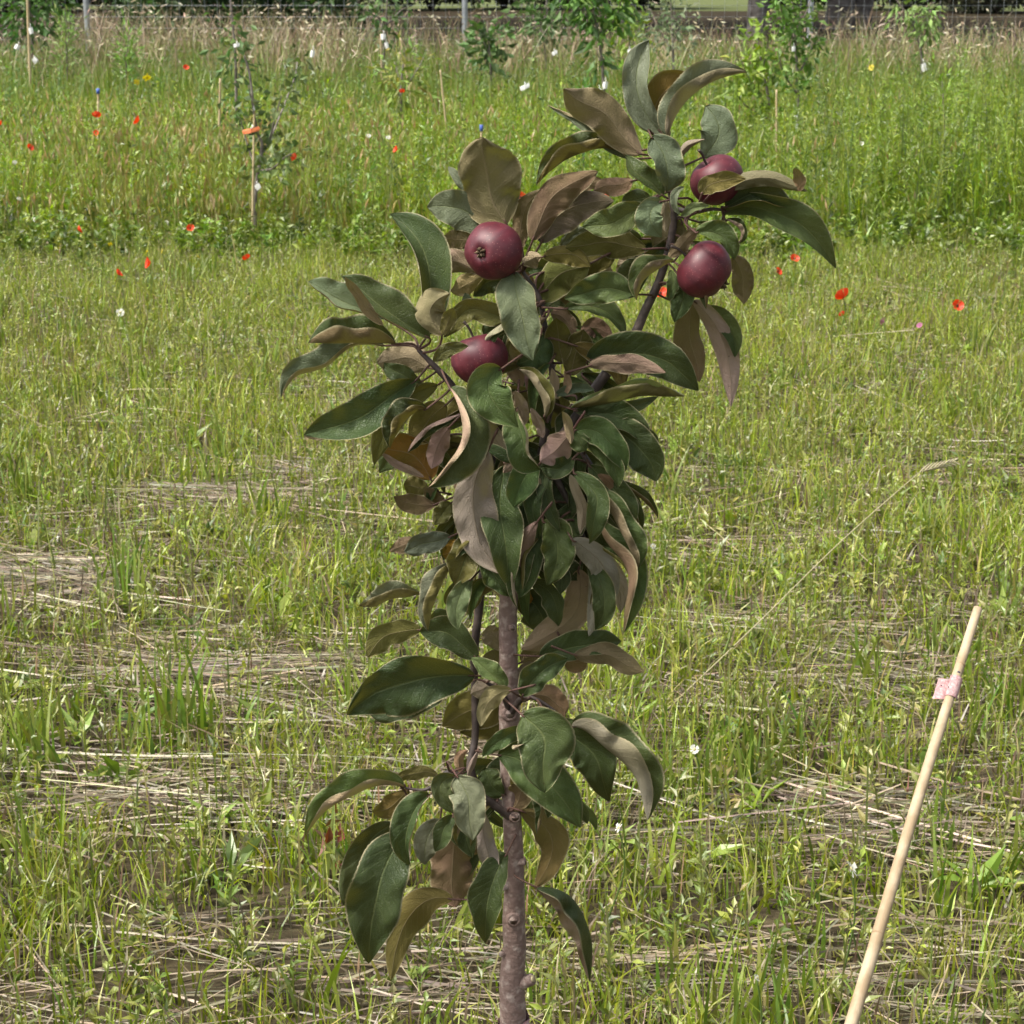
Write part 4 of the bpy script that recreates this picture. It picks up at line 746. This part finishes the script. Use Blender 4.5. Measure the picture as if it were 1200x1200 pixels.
# columns: base, middle, tip (photo pixels), half width, fold of each half towards the viewer, face shown, colours, distance in front (cm)
T = """776 157 746 103 762 47 21 15 25 1 y t 0
773 155 773 115 815 86 19 20 60 -1 o o -2
784 160 813 110 875 84 25 0 118 1 y b 1.5
752 181 704 136 661 103 22 -20 -20 -1 d b 4
738 186 698 153 645 119 14 30 100 1 y p 1
824 184 842 152 826 124 20 10 10 1 y t -3
796 199 797 180 824 161 15 -50 -50 -1 g p 3
763 160 780 188 781 225 20 10 20 1 y t 4
778 230 753 207 731 183 15 40 10 1 d b 5
724 178 676 180 630 222 24 118 5 1 d o 1
624 282 650 232 699 199 18 -15 -15 -1 d v 3
634 285 664 246 721 238 19 -25 15 -1 d v 2
660 234 682 218 709 213 9 0 0 -1 d b 0
742 212 720 216 695 223 11 0 -20 -1 d b 2
612 292 612 255 635 220 11 0 0 -1 d b 0
757 240 722 258 682 265 17 10 15 1 g o 3
762 232 745 234 730 244 10 0 0 1 g o 1
757 292 712 286 662 291 16 -15 0 -1 d o 1
752 280 720 277 690 272 13 0 0 1 d o -2
692 272 672 275 655 291 7 0 0 1 y o -1
776 236 762 252 774 278 15 20 5 1 y p 6
782 236 779 252 782 272 7 0 0 -1 g p 6
798 253 813 245 831 240 7 10 20 1 l o 6
802 219 790 232 797 252 6 30 0 1 y p 6
832 228 876 210 947 221 13 -25 -30 -1 g b 5
822 228 838 214 874 209 10 0 20 -1 g o 6
850 243 888 230 930 245 19 0 50 1 d b 3
848 250 918 250 978 318 22 5 30 1 g b 2
931 242 925 254 922 267 8 -20 -20 -1 g p 3.4
936 224 936 211 930 197 8 -30 20 -1 g b 5
850 258 866 268 865 286 11 20 110 1 g t 3
815 272 845 277 860 305 15 5 60 1 g b 7
818 268 800 285 783 303 9 0 0 -1 d b 5
800 262 785 275 765 290 19 0 0 -1 d b 0
858 300 870 325 868 357 13 -10 -10 -1 g b 0
790 306 762 322 745 351 19 118 5 1 g b 4
786 316 788 335 783 352 9 20 20 1 g b 3
795 322 800 345 792 378 15 30 10 1 d b 2
806 350 812 400 818 448 17 -20 -10 -1 g b 0
812 352 848 402 856 477 14 -15 -15 -1 g p 2
820 365 852 380 862 418 13 10 20 1 g b -2
746 345 706 340 661 350 18 15 10 1 g o 3
661 362 704 362 732 396 13 5 30 1 d b 2
681 392 699 384 717 398 10 0 0 -1 d b 1
690 310 655 325 626 352 21 0 -10 -1 d o 0
722 298 692 307 658 328 17 -10 0 -1 d o -1
636 301 668 298 692 313 12 -15 5 -1 g o 2
612 310 623 303 634 300 13 -30 -30 -1 g p 4
750 298 738 315 734 334 15 0 0 -1 g p -4
603 318 609 362 624 423 23 20 10 1 y p 6
660 425 655 400 652 372 14 0 0 -1 g o 1
668 440 676 412 684 386 14 0 0 -1 g o 1
676 392 660 373 645 368 10 0 0 -1 g b 0
634 392 628 415 604 426 17 0 0 1 d b 1
654 468 650 447 648 431 9 50 -40 -1 g t 4
660 464 664 450 661 434 7 -40 50 -1 g t 4
650 464 672 456 697 459 8 10 30 1 y t 4
638 489 630 458 608 431 17 115 20 1 o t 5
688 424 752 414 820 451 25 5 25 1 d b 2
690 429 730 424 780 441 10 -20 0 -1 d b 5.2
668 479 740 468 804 467 24 20 122 1 l o 5
673 481 720 482 772 467 10 0 0 1 d o 3
678 480 724 486 761 520 18 5 20 1 d b 3
672 505 708 511 735 550 16 10 20 1 g o 5
702 500 748 523 771 562 23 5 20 1 d b 3
672 506 680 518 686 529 10 10 10 1 g b 5
669 520 667 500 658 482 9 -30 -30 -1 g p 8
670 506 652 526 633 541 15 -10 -10 -1 g p 6
606 478 612 520 632 551 22 50 5 1 g p 6
622 478 632 497 634 514 7 -20 0 -1 g p 7
588 432 573 458 606 501 25 15 15 1 g p 8.5
603 458 612 480 612 501 9 -20 -20 -1 g p 7
570 487 580 515 606 544 13 -15 -15 -1 g p 6
562 523 585 531 606 544 7 0 0 1 d p 5
622 534 606 540 589 554 9 -10 -10 -1 g p 5
672 537 655 548 633 546 13 10 10 1 d b 4
632 544 613 562 601 594 17 20 15 1 g b 5
572 528 554 600 580 674 25 -15 -25 -1 g p 9.5
592 545 588 610 600 692 22 15 15 1 d b 3
617 580 618 640 608 700 19 10 10 1 d b 2
630 611 611 645 621 684 11 -15 -30 -1 g p 7
636 610 654 640 642 686 21 15 25 1 g b 4
672 553 698 590 688 638 14 5 20 1 g t 5
668 556 680 590 680 626 8 -20 -20 -1 g t 7
632 560 629 573 628 586 6 0 0 -1 g t 5
650 560 662 590 640 602 15 0 0 1 d b 0
672 590 663 622 676 642 17 0 10 1 d b 1
690 545 722 578 745 610 15 5 20 1 d b 3
700 556 722 572 735 598 7 0 0 -1 d b 5
700 576 728 622 745 668 22 5 112 1 g b 4
670 632 706 673 690 746 17 -15 -15 -1 g p 6
690 658 708 700 700 738 13 0 0 1 d p 3
698 612 726 662 735 741 22 5 113 1 g b 3
694 580 714 618 737 660 14 0 0 -1 g b 1
678 667 668 722 612 762 18 -15 -15 -1 g p 3
650 655 665 664 677 682 11 0 0 1 d b 2
609 698 628 704 641 722 10 0 0 -1 g m -2
500 394 500 305 455 251 28 55 5 1 d c 3
572 276 540 246 501 242 21 10 10 1 y p 0
560 232 540 212 525 195 7 0 0 1 y p -2
594 263 570 212 568 160 39 -15 -12 -1 g b 2
563 322 522 306 505 342 14 -20 0 -1 g t 1
556 282 538 281 519 278 11 0 0 -1 g b 0
570 317 548 334 527 340 10 0 0 -1 g t -1
452 374 402 352 361 331 20 70 5 1 y b 0
504 397 448 360 404 319 22 55 8 1 g b 4
449 381 424 354 405 324 7 -10 -10 -1 g b 5.5
464 403 408 402 361 402 30 122 12 1 d b 3
450 405 380 420 327 460 20 100 5 1 y b 1
518 393 505 362 527 344 19 -20 -30 -1 g t 5
518 393 526 375 531 361 9 0 0 -1 g o 6
551 373 548 358 545 343 9 10 10 1 l o 2
502 431 473 420 442 427 17 -10 -10 -1 g p -1
494 447 470 440 450 425 13 15 15 1 d b 2
487 446 426 484 357 513 24 20 15 1 d p 3
414 468 386 502 356 512 7 -10 -10 -1 g c 4.5
513 451 466 482 436 544 16 10 10 1 o o 1
500 479 474 494 459 527 22 112 10 1 d o 5
523 474 500 496 486 522 16 0 0 -1 g o 2
505 562 482 534 444 527 20 -10 10 -1 g m 0
497 559 470 546 446 530 5 0 0 -1 g p 1
502 575 485 570 473 568 11 0 0 -1 g o -1
521 591 508 582 497 571 9 0 0 -1 g b 0
527 454 541 512 498 570 28 5 99 1 g p 8
527 500 512 525 507 550 12 -10 -10 -1 g p 3
604 382 560 364 520 396 13 15 5 1 o o 3
508 424 524 411 549 405 9 10 10 1 o o 8
599 372 580 385 567 393 13 0 0 1 d b 2
601 361 585 370 566 376 5 0 0 -1 g p 3
590 400 602 425 613 453 12 0 0 -1 g p 2
557 620 546 655 534 686 19 15 10 1 o m 3
542 634 530 645 519 651 12 0 0 -1 g m 3
529 589 520 600 510 616 10 0 0 1 o o 1
528 629 500 637 474 648 12 10 10 1 y b 3
491 634 474 638 456 646 9 0 0 -1 g b 0
510 591 485 591 461 582 10 0 0 -1 g v 1
531 661 514 694 499 739 20 120 5 1 y o 3
553 678 536 705 538 738 12 10 10 1 l p 4
493 695 455 706 421 713 19 120 5 1 y o 2
493 738 455 745 431 771 13 0 0 -1 g o 0
559 772 525 744 491 742 18 10 10 1 d b 1
530 727 515 721 504 730 8 0 0 1 d b 0
566 652 580 675 597 699 15 10 10 1 g o 4
587 762 578 745 571 734 11 20 20 -1 g t -1
592 792 582 776 579 761 13 0 0 -1 g b -2
611 802 617 790 619 774 11 0 0 -1 g p -1
611 700 631 715 641 747 19 0 0 1 d b -3
611 776 628 765 646 759 13 0 0 -1 g b -3
557 792 478 799 404 829 34 15 20 1 d p 6
521 812 475 829 433 838 15 10 0 1 d o 3
521 815 498 822 482 836 9 0 0 1 y o 2
592 810 562 828 519 853 23 -10 0 -1 d o 0
590 822 583 846 539 859 15 0 0 -1 d o -1
581 799 566 806 551 813 10 0 0 -1 g p 1
593 806 575 788 552 771 12 30 10 1 g c 7
600 809 575 820 564 852 10 -20 20 -1 g t 8
612 816 632 790 664 770 16 15 15 1 d b 6
632 769 680 757 728 751 17 10 15 1 d b 2
672 767 715 772 755 785 13 0 -10 -1 d b 3.5
664 765 675 776 687 770 11 0 0 -1 g b 0
624 815 648 820 661 840 14 0 0 -1 g b 2
612 838 634 868 635 930 31 10 12 1 g p 9
583 885 632 906 680 971 26 15 8 1 g p 6
616 855 590 865 565 886 10 10 20 1 g p 7
669 851 722 884 763 958 32 5 122 1 d p 5
646 844 688 880 714 940 23 10 15 1 d b 3
474 922 413 930 356 976 24 106 5 1 g t 3
513 909 487 905 462 917 8 0 0 -1 g o 2
479 924 458 945 436 951 11 0 0 -1 g o 2
535 909 548 940 551 986 19 10 10 1 y p 8
535 909 516 926 543 955 13 10 10 1 d p 7.5
504 931 478 965 480 1015 20 70 10 1 d t 6
475 976 444 1040 428 1128 31 15 12 1 d o 5
462 965 425 1000 402 1061 17 0 10 1 d o 3
531 1054 482 1070 460 1151 17 -10 -10 -1 g o 3
546 955 530 1008 531 1063 26 -10 -10 -1 g b 1
516 960 500 985 499 1014 13 0 0 1 y b 2
531 955 520 975 511 999 11 10 20 1 d o 6
565 950 569 990 585 1034 11 -10 -20 -1 g p 7
594 1000 574 1045 571 1105 22 30 20 1 d p 4
610 950 646 985 628 1041 16 -10 -10 -1 g o 2
627 1039 682 1066 695 1149 24 122 -5 -1 d p 3
600 950 611 925 600 904 13 0 0 -1 g b 1
590 932 574 916 569 899 13 0 0 1 d b 1
548 914 552 896 561 879 7 -40 -40 -1 g p 2
541 907 538 890 549 879 8 -30 -30 -1 g p 1"""
for ln_ in T.split('\n'):
    v = ln_.split(); lf(*[float(q) for q in v[:9]], int(v[9]), v[10], v[11], float(v[12]))
nmain = len(LEAVES)
# shaded inner leaves that close the crown
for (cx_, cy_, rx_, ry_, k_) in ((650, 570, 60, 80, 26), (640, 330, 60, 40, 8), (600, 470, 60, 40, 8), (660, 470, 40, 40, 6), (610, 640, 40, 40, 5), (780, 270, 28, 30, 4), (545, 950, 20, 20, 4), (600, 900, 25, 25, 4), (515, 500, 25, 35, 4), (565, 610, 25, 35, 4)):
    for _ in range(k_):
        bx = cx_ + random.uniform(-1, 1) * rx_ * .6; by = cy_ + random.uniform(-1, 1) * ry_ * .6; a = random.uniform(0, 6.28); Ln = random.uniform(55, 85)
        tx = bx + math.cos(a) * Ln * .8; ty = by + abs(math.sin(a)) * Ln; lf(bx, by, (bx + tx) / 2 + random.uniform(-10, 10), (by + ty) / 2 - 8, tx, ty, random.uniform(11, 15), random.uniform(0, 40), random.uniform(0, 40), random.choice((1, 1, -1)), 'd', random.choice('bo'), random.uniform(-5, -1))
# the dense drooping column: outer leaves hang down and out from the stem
rs_ = random.Random(21)
for (x0, x1, y0, y1, k_, l0, l1) in ((590, 705, 490, 645, 44, 65, 105), (610, 690, 340, 470, 16, 55, 80), (540, 600, 470, 630, 14, 55, 85), (575, 625, 640, 690, 5, 50, 70), (560, 640, 870, 950, 8, 50, 80), (760, 820, 250, 320, 6, 45, 65)):
    for _ in range(k_):
        bx = rs_.uniform(x0, x1); by = rs_.uniform(y0, y1); cx_ = (x0 + x1) / 2; a = math.radians(90 - (bx - cx_) / (x1 - x0) * 110 + rs_.uniform(-22, 22)); Ln = rs_.uniform(l0, l1)
        tx = bx + math.cos(a) * Ln; ty = by + math.sin(a) * Ln; bow = 12 if bx > cx_ else -12; s_ = rs_.random()
        if s_ < .82: fa, fb = rs_.choice(((20, 15), (30, 60), (60, 30), (20, 15), (112, 10), (10, 112))); sd = 1
        else: fa, fb = -10, -10; sd = -1
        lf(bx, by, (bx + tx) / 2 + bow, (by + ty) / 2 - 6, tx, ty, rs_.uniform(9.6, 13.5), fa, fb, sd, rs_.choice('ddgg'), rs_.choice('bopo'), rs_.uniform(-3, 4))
def leaf_mesh(q, seed):
    bx, by, mx, my, tx, ty, W, pA, pB, side, up, un, dz = q; g = np.random.default_rng(seed)
    nu, nv = 61, 17; t = np.linspace(0, 1, nu); c_ = np.array([2 * mx - (bx + tx) / 2, 2 * my - (by + ty) / 2])
    b_, e_ = np.array([bx, by]), np.array([tx, ty])
    S = ((1 - t) ** 2)[:, None] * b_ + (2 * t * (1 - t))[:, None] * c_ + (t * t)[:, None] * e_
    s1, s2, s3 = g.normal(0, .022), g.uniform(0, 6.28), g.normal(0, .05); L0 = math.hypot(tx - bx, ty - by); pn = np.array([ty - by, -(tx - bx)]) / (L0 + 1e-6)
    S = S + pn[None] * (L0 * (s1 * np.sin(t * 7 + s2) * np.sin(t * 3.14) + s3 * np.clip(t - .75, 0, 1) * 2))[:, None]
    Tn = np.gradient(S, axis=0); Tn /= np.linalg.norm(Tn, axis=1)[:, None]; A = np.stack([Tn[:, 1], -Tn[:, 0]], 1)
    pk = g.uniform(.5, .68); prof = t ** pk * (1 - t) ** (pk + .12) * (1 + .25 * t); prof = prof * (1 - .35 * np.clip((t - .82) / .18, 0, 1) ** 2); prof /= prof.max(); W = W * (1.24 if W > 9 else 1.05); pA += side * g.uniform(4, 26) * (pA < 60); pB += side * g.uniform(4, 26) * (pB < 60); prof *= 1 + .05 * np.sin(t * 9 + seed) 
    Ln = np.linalg.norm(np.diff(S, axis=0), axis=1).sum()
    arch = side * .10 * Ln * np.sin(t * math.pi) * (1 if W > 9 else .5)
    dep = side * .32 * (S[:, 1] - by) + arch
    if g.random() < .45: dep = dep - side * g.uniform(.2, .9) * Ln * np.clip(t - .62, 0, 1) ** 2 * 1.6
    q1, q2, q3 = g.uniform(0, 6.28, 3); c1 = g.uniform(.03, .085)
    s = np.linspace(-1, 1, nv); V = np.zeros((nu, nv, 3)); ph1, ph2 = g.random(2) * 6.28; fr = .8 + g.random() * 1.3; fr2 = 2.2 + g.random() * 1.5; wav = .10 + .20 * g.random() ** 1.5
    curl = g.random(); tw = g.normal(0, 14)
    teeth = np.abs(((t * 26) % 1) - .5) * 2
    for j, sv in enumerate(s):
        phi = R(pA if sv > 0 else pB) + (R(tw) * (t - .4) * (1 if sv > 0 else -1) if max(pA, pB) < 60 else 0); a_ = abs(sv); w = W * prof * a_ * (1 - .035 * teeth * (a_ > .99) * prof)
        # rounded fold: starts gently at the midrib
        pe = phi * (.55 + .55 * a_) if abs(pA if sv > 0 else pB) < 90 else phi * (.75 + .27 * a_)
        lat = w * np.cos(pe) * (1 if sv > 0 else -1); tow = w * np.sin(pe) + side * 0
        tow = tow + W * wav * a_ ** 2 * (np.sin(fr * t * 6.28 + (ph1 if sv > 0 else ph2)) + .45 * np.sin(fr2 * t * t * 6.28 + ph2 * (1 if sv > 0 else 2))) * np.sin(t * math.pi) - side * (.10 + .2 * curl) * W * a_ ** 3 * prof
        tow = tow + .07 * W * a_ ** 2 * np.sin(t * (26 + 8 * s1 * 20) + ph1 * 3 + (2 if sv > 0 else 0)) * np.sin(t * math.pi) * (.4 + wav * 2.5)
        tow = tow + side * W * .11 * (np.abs(np.sin(math.pi * (10 * t - 2.6 * a_ ** .8 + (.45 if sv > 0 else 0)))) - .5) * a_ * (1.15 - a_) * prof + W * c1 * (np.sin(9 * t + 3 * sv + q1) + np.sin(15 * t - 5 * sv + q2) + .6 * np.sin(23 * t + 7 * sv + q3)) * a_
        lat = lat + .07 * W * a_ * np.sin(fr * 1.2 * t * 6.28 + ph2 + (2 if sv > 0 else 0)) * np.sin(t * math.pi)
        V[:, j, 0] = S[:, 0] + A[:, 0] * lat; V[:, j, 1] = S[:, 1] + A[:, 1] * lat; V[:, j, 2] = dep + tow
    P = V.reshape(-1, 3); d = np.stack([(P[:, 0] - 600) / F, CP - (P[:, 1] - 600) / F * SP, -SP - (P[:, 1] - 600) / F * CP], 1)
    Yw = TY - dz * .01 - P[:, 2] * PXM; k = Yw / d[:, 1]; Wd = d * k[:, None]; Wd[:, 2] += CAM_H
    i = (np.arange(nu - 1)[:, None] * nv + np.arange(nv - 1)[None]).ravel()
    Fc = np.stack([i, i + nv, i + nv + 1, i + 1], 1)
    if side < 0: Fc = Fc[:, ::-1]
    uv = np.stack([np.repeat(t, nv), np.tile(s, nu)], 1)
    vr = 1 + .13 * g.normal(); uc = np.tile(np.array(UP[up]) * max(.7, vr) * (1 + .05 * g.normal(size=3)), (nu * nv, 1)); nc = np.tile(np.array(UN[un]) * max(.75, 1 + .1 * g.normal()) * (1 + np.array([.10, .07, .10]) * g.normal(size=3)), (nu * nv, 1))
    # petiole
    base = Wd[nv // 2]; dst = np.linalg.norm(STP - base, axis=1); jn = STP[dst.argmin()]
    tdir = Wd[nv // 2] - Wd[nv * 2 + nv // 2]; tdir /= np.linalg.norm(tdir) + 1e-9; D_ = min(dst.min(), .05)
    end = jn if dst.min() < .055 else base + tdir * .02 + np.array([0, .01, 0])
    Pt, Ft = tube([Wd[nv * 3 + nv // 2] , base, base * .5 + end * .5 + tdir * D_ * .25 + np.array([0, 0, .003]), end], [.0007, .0010, .0011, .0014], 6, 12, 0, 0, False)
    if W < 9.5 and dst.min() > .02: Pt = Pt[:0]; Ft = Ft[:0]
    n0 = len(Wd); V3 = np.vstack([Wd, Pt]); F3 = np.vstack([Fc, Ft + n0]); m = len(Pt)
    uv = np.vstack([uv, np.tile([.5, .3], (m, 1))]); red = np.array([.095, .055, .04]); uc = np.vstack([uc, np.tile(red, (m, 1))]); nc = np.vstack([nc, np.tile(red, (m, 1))])
    return V3, F3, uv, uc, nc
order = sorted(range(len(LEAVES)), key=lambda i: -(LEAVES[i][6] * math.hypot(LEAVES[i][4] - LEAVES[i][0], LEAVES[i][5] - LEAVES[i][1])) + (1e6 if i >= nmain else 0))
rest = []
for rank, i in enumerate(order):
    V3, F3, uv, uc, nc = leaf_mesh(LEAVES[i], i)
    if rank < 99: mesh_np('leaf', V3, F3, M_LEAF, tree, uv=uv, attrs={'Upper': uc, 'Under': nc})
    else: rest.append((V3, F3, uv, uc, nc))
off = 0; VV, FF, UU, A1, A2 = [], [], [], [], []
for V3, F3, uv, uc, nc in rest: VV.append(V3); FF.append(F3 + off); UU.append(uv); A1.append(uc); A2.append(nc); off += len(V3)
o = mesh_np('small_leaves', np.vstack(VV), np.vstack(FF), M_LEAF, tree, uv=np.vstack(UU), attrs={'Upper': np.vstack(A1), 'Under': np.vstack(A2)}); o['kind'] = 'stuff'

# ---- apples
def apple_mat():
    m, t, out = new_mat('apple_skin'); L = t.links.new; p = N(t, 'ShaderNodeBsdfPrincipled'); L(p.outputs[0], out.inputs[0])
    tc = N(t, 'ShaderNodeTexCoord'); mp = N(t, 'ShaderNodeMapping'); mp.inputs['Scale'].default_value = (130, 130, 22); L(tc.outputs['Object'], mp.inputs[0])
    nz = N(t, 'ShaderNodeTexNoise'); nz.inputs['Scale'].default_value = 1; nz.inputs['Detail'].default_value = 5; L(mp.outputs[0], nz.inputs['Vector'])
    cr = N(t, 'ShaderNodeValToRGB'); e = cr.color_ramp.elements; e[0].position = .35; e[0].color = (.060, .005, .012, 1); e[1].position = .72; e[1].color = (.105, .010, .018, 1); L(nz.outputs[0], cr.inputs[0])
    vo = N(t, 'ShaderNodeTexVoronoi'); vo.inputs['Scale'].default_value = 330; L(tc.outputs['Object'], vo.inputs['Vector'])
    mr = N(t, 'ShaderNodeMapRange'); mr.inputs[1].default_value = .10; mr.inputs[2].default_value = .2; mr.inputs[3].default_value = .45; mr.inputs[4].default_value = 0; L(vo.outputs[0], mr.inputs[0])
    mx = N(t, 'ShaderNodeMix', data_type='RGBA'); mx.inputs[7].default_value = (.30, .12, .11, 1); L(mr.outputs[0], mx.inputs[0]); L(cr.outputs[0], mx.inputs[6])
    nd = N(t, 'ShaderNodeTexNoise'); nd.inputs['Scale'].default_value = 55; nd.inputs['Detail'].default_value = 8; nd.inputs['Roughness'].default_value = .7; L(tc.outputs['Object'], nd.inputs['Vector'])
    mb_ = N(t, 'ShaderNodeMapRange'); mb_.inputs[1].default_value = .45; mb_.inputs[2].default_value = .75; mb_.inputs[3].default_value = 0; mb_.inputs[4].default_value = .22; L(nd.outputs[0], mb_.inputs[0])
    m2 = N(t, 'ShaderNodeMix', data_type='RGBA'); m2.inputs[7].default_value = (.17, .08, .10, 1); L(mb_.outputs[0], m2.inputs[0]); L(mx.outputs[2], m2.inputs[6]); L(m2.outputs[2], p.inputs['Base Color'])
    mr2 = N(t, 'ShaderNodeMapRange'); mr2.inputs[3].default_value = .40; mr2.inputs[4].default_value = .62; L(nd.outputs[0], mr2.inputs[0]); L(mr2.outputs[0], p.inputs['Roughness'])
    p.inputs['Specular IOR Level'].default_value = .5
    return m
M_APPLE = apple_mat(); M_CALYX = principled('dry_calyx', (.06, .04, .02), .9, (200, (.13, .09, .05), .4, .7))
def apple(px, py, r_px, dz, axis, label, flat=.9):
    """axis points from the stalk to the calyx"""
    c = TP(px, py, dz); r = r_px * PXM * (TY - dz * .01) / TY; ax = Vector(axis).normalized(); q = ax.to_track_quat('-Z', 'Y')
    V = []; nr, ns = 40, 40
    for i in range(nr):
        th = math.pi * i / (nr - 1); sn, cs = math.sin(th), math.cos(th)
        rad = sn * (1 + .06 * cs); z = cs * flat
        rad *= 1; dipt = .34 * math.exp(-(sn / .28) ** 2); dipb = .20 * math.exp(-(sn / .24) ** 2)
        z = z - dipt if cs > 0 else z + dipb
        for j in range(ns):
            a = 2 * math.pi * j / ns; lob = 1 + .022 * math.cos(5 * a + .6) * (1 if cs < 0 else .4) + .02 * math.cos(2 * a + px) + (.04 * math.cos(5 * a) * math.exp(-((sn - .35) / .2) ** 2) if cs < 0 else 0)
            V.append(Vector((math.cos(a) * rad * lob, math.sin(a) * rad * lob, z)) * r)
    W_ = [q @ v for v in V]; f = [(i * ns + j, (i + 1) * ns + j, (i + 1) * ns + (j + 1) % ns, i * ns + (j + 1) % ns) for i in range(nr - 1) for j in range(ns)]
    me = mesh_np('apple', np.array([list(v) for v in V]), f, M_APPLE); o = me; o.parent = tree; o.location = c - tree.location; o.rotation_mode = 'QUATERNION'; o.rotation_quaternion = q
    o['label'] = label
    mb = MB(); mb.add(*tube([(0, 0, r * .5), (.001, 0, r * .85), (.004, .001, r * 1.15), (.007, 0, r * 1.4)], [.0011, .0011, .0012, .0016], 8), col=(.1, .06, .03))
    s = mb.build('stalk', M_TWIG, None); s.parent = o
    mb = MB()
    for k in range(5):
        a = k * 1.2566; cx, cy = math.cos(a), math.sin(a); mb.add(*tube([(cx * r * .04, cy * r * .04, -r * .66), (cx * r * .14, cy * r * .14, -r * .80), (cx * r * .09, cy * r * .09, -r * .90), (cx * r * .16, cy * r * .16, -r * .97)], [.0012, .0016, .0011, .0003], 6))
    for k in range(7): a = k * .9; mb.add(*tube([(0, 0, -r * .66), (math.cos(a) * r * .05, math.sin(a) * r * .05, -r * .86)], [.0005, .0003], 4, 3))
    s = mb.build('calyx', M_CALYX, None); s.parent = o
apple(578, 294, 34.5, 6, (-.50, -.85, .05), 'highest apple on the left, with its calyx facing the viewer')
apple(562, 421, 34, 4, (.25, -.25, -.9), 'lowest apple, half hidden under leaves at the left')
apple(840, 211, 31, 2.5, (.55, .1, -.8), 'upper right apple crossed by an olive leaf')
apple(826, 316, 34, 4.5, (.75, -.2, -.55), 'lower right apple hanging below a green leaf')

# pink tape at the foot of the trunk
c = TP(604, 1206, 1.0); tp = empty('pink_trunk_label', c, 'pink plastic label tied round the trunk at the bottom edge', 'label')
mb = MB(); V = []; nu, nv = 26, 8
for lay in (0, .0008):
    for i in range(nu):
        a = R(-210 + 300 * i / (nu - 1))
        for j in range(nv):
            h_ = j / (nv - 1); rr = .0155 + lay + .0012 * math.sin(i * .9 + j * .8); tl = .011 * math.sin(a + .9)
            V.append((tb.x + .001 + math.cos(a) * rr * (1.0 + (.35 if -60 < math.degrees(a) < 60 else 0) * h_ ), TY + math.sin(a) * rr, c.z + .006 - .05 * h_ + tl * .6 + .002 * math.sin(i)))
f = [(l * nu * nv + i * nv + j, l * nu * nv + (i + 1) * nv + j, l * nu * nv + (i + 1) * nv + j + 1, l * nu * nv + i * nv + j + 1) for l in (0, 1) for i in range(nu - 1) for j in range(nv - 1)]
mb.add(V, f); mb.build('wrap', M_PINK, tp)
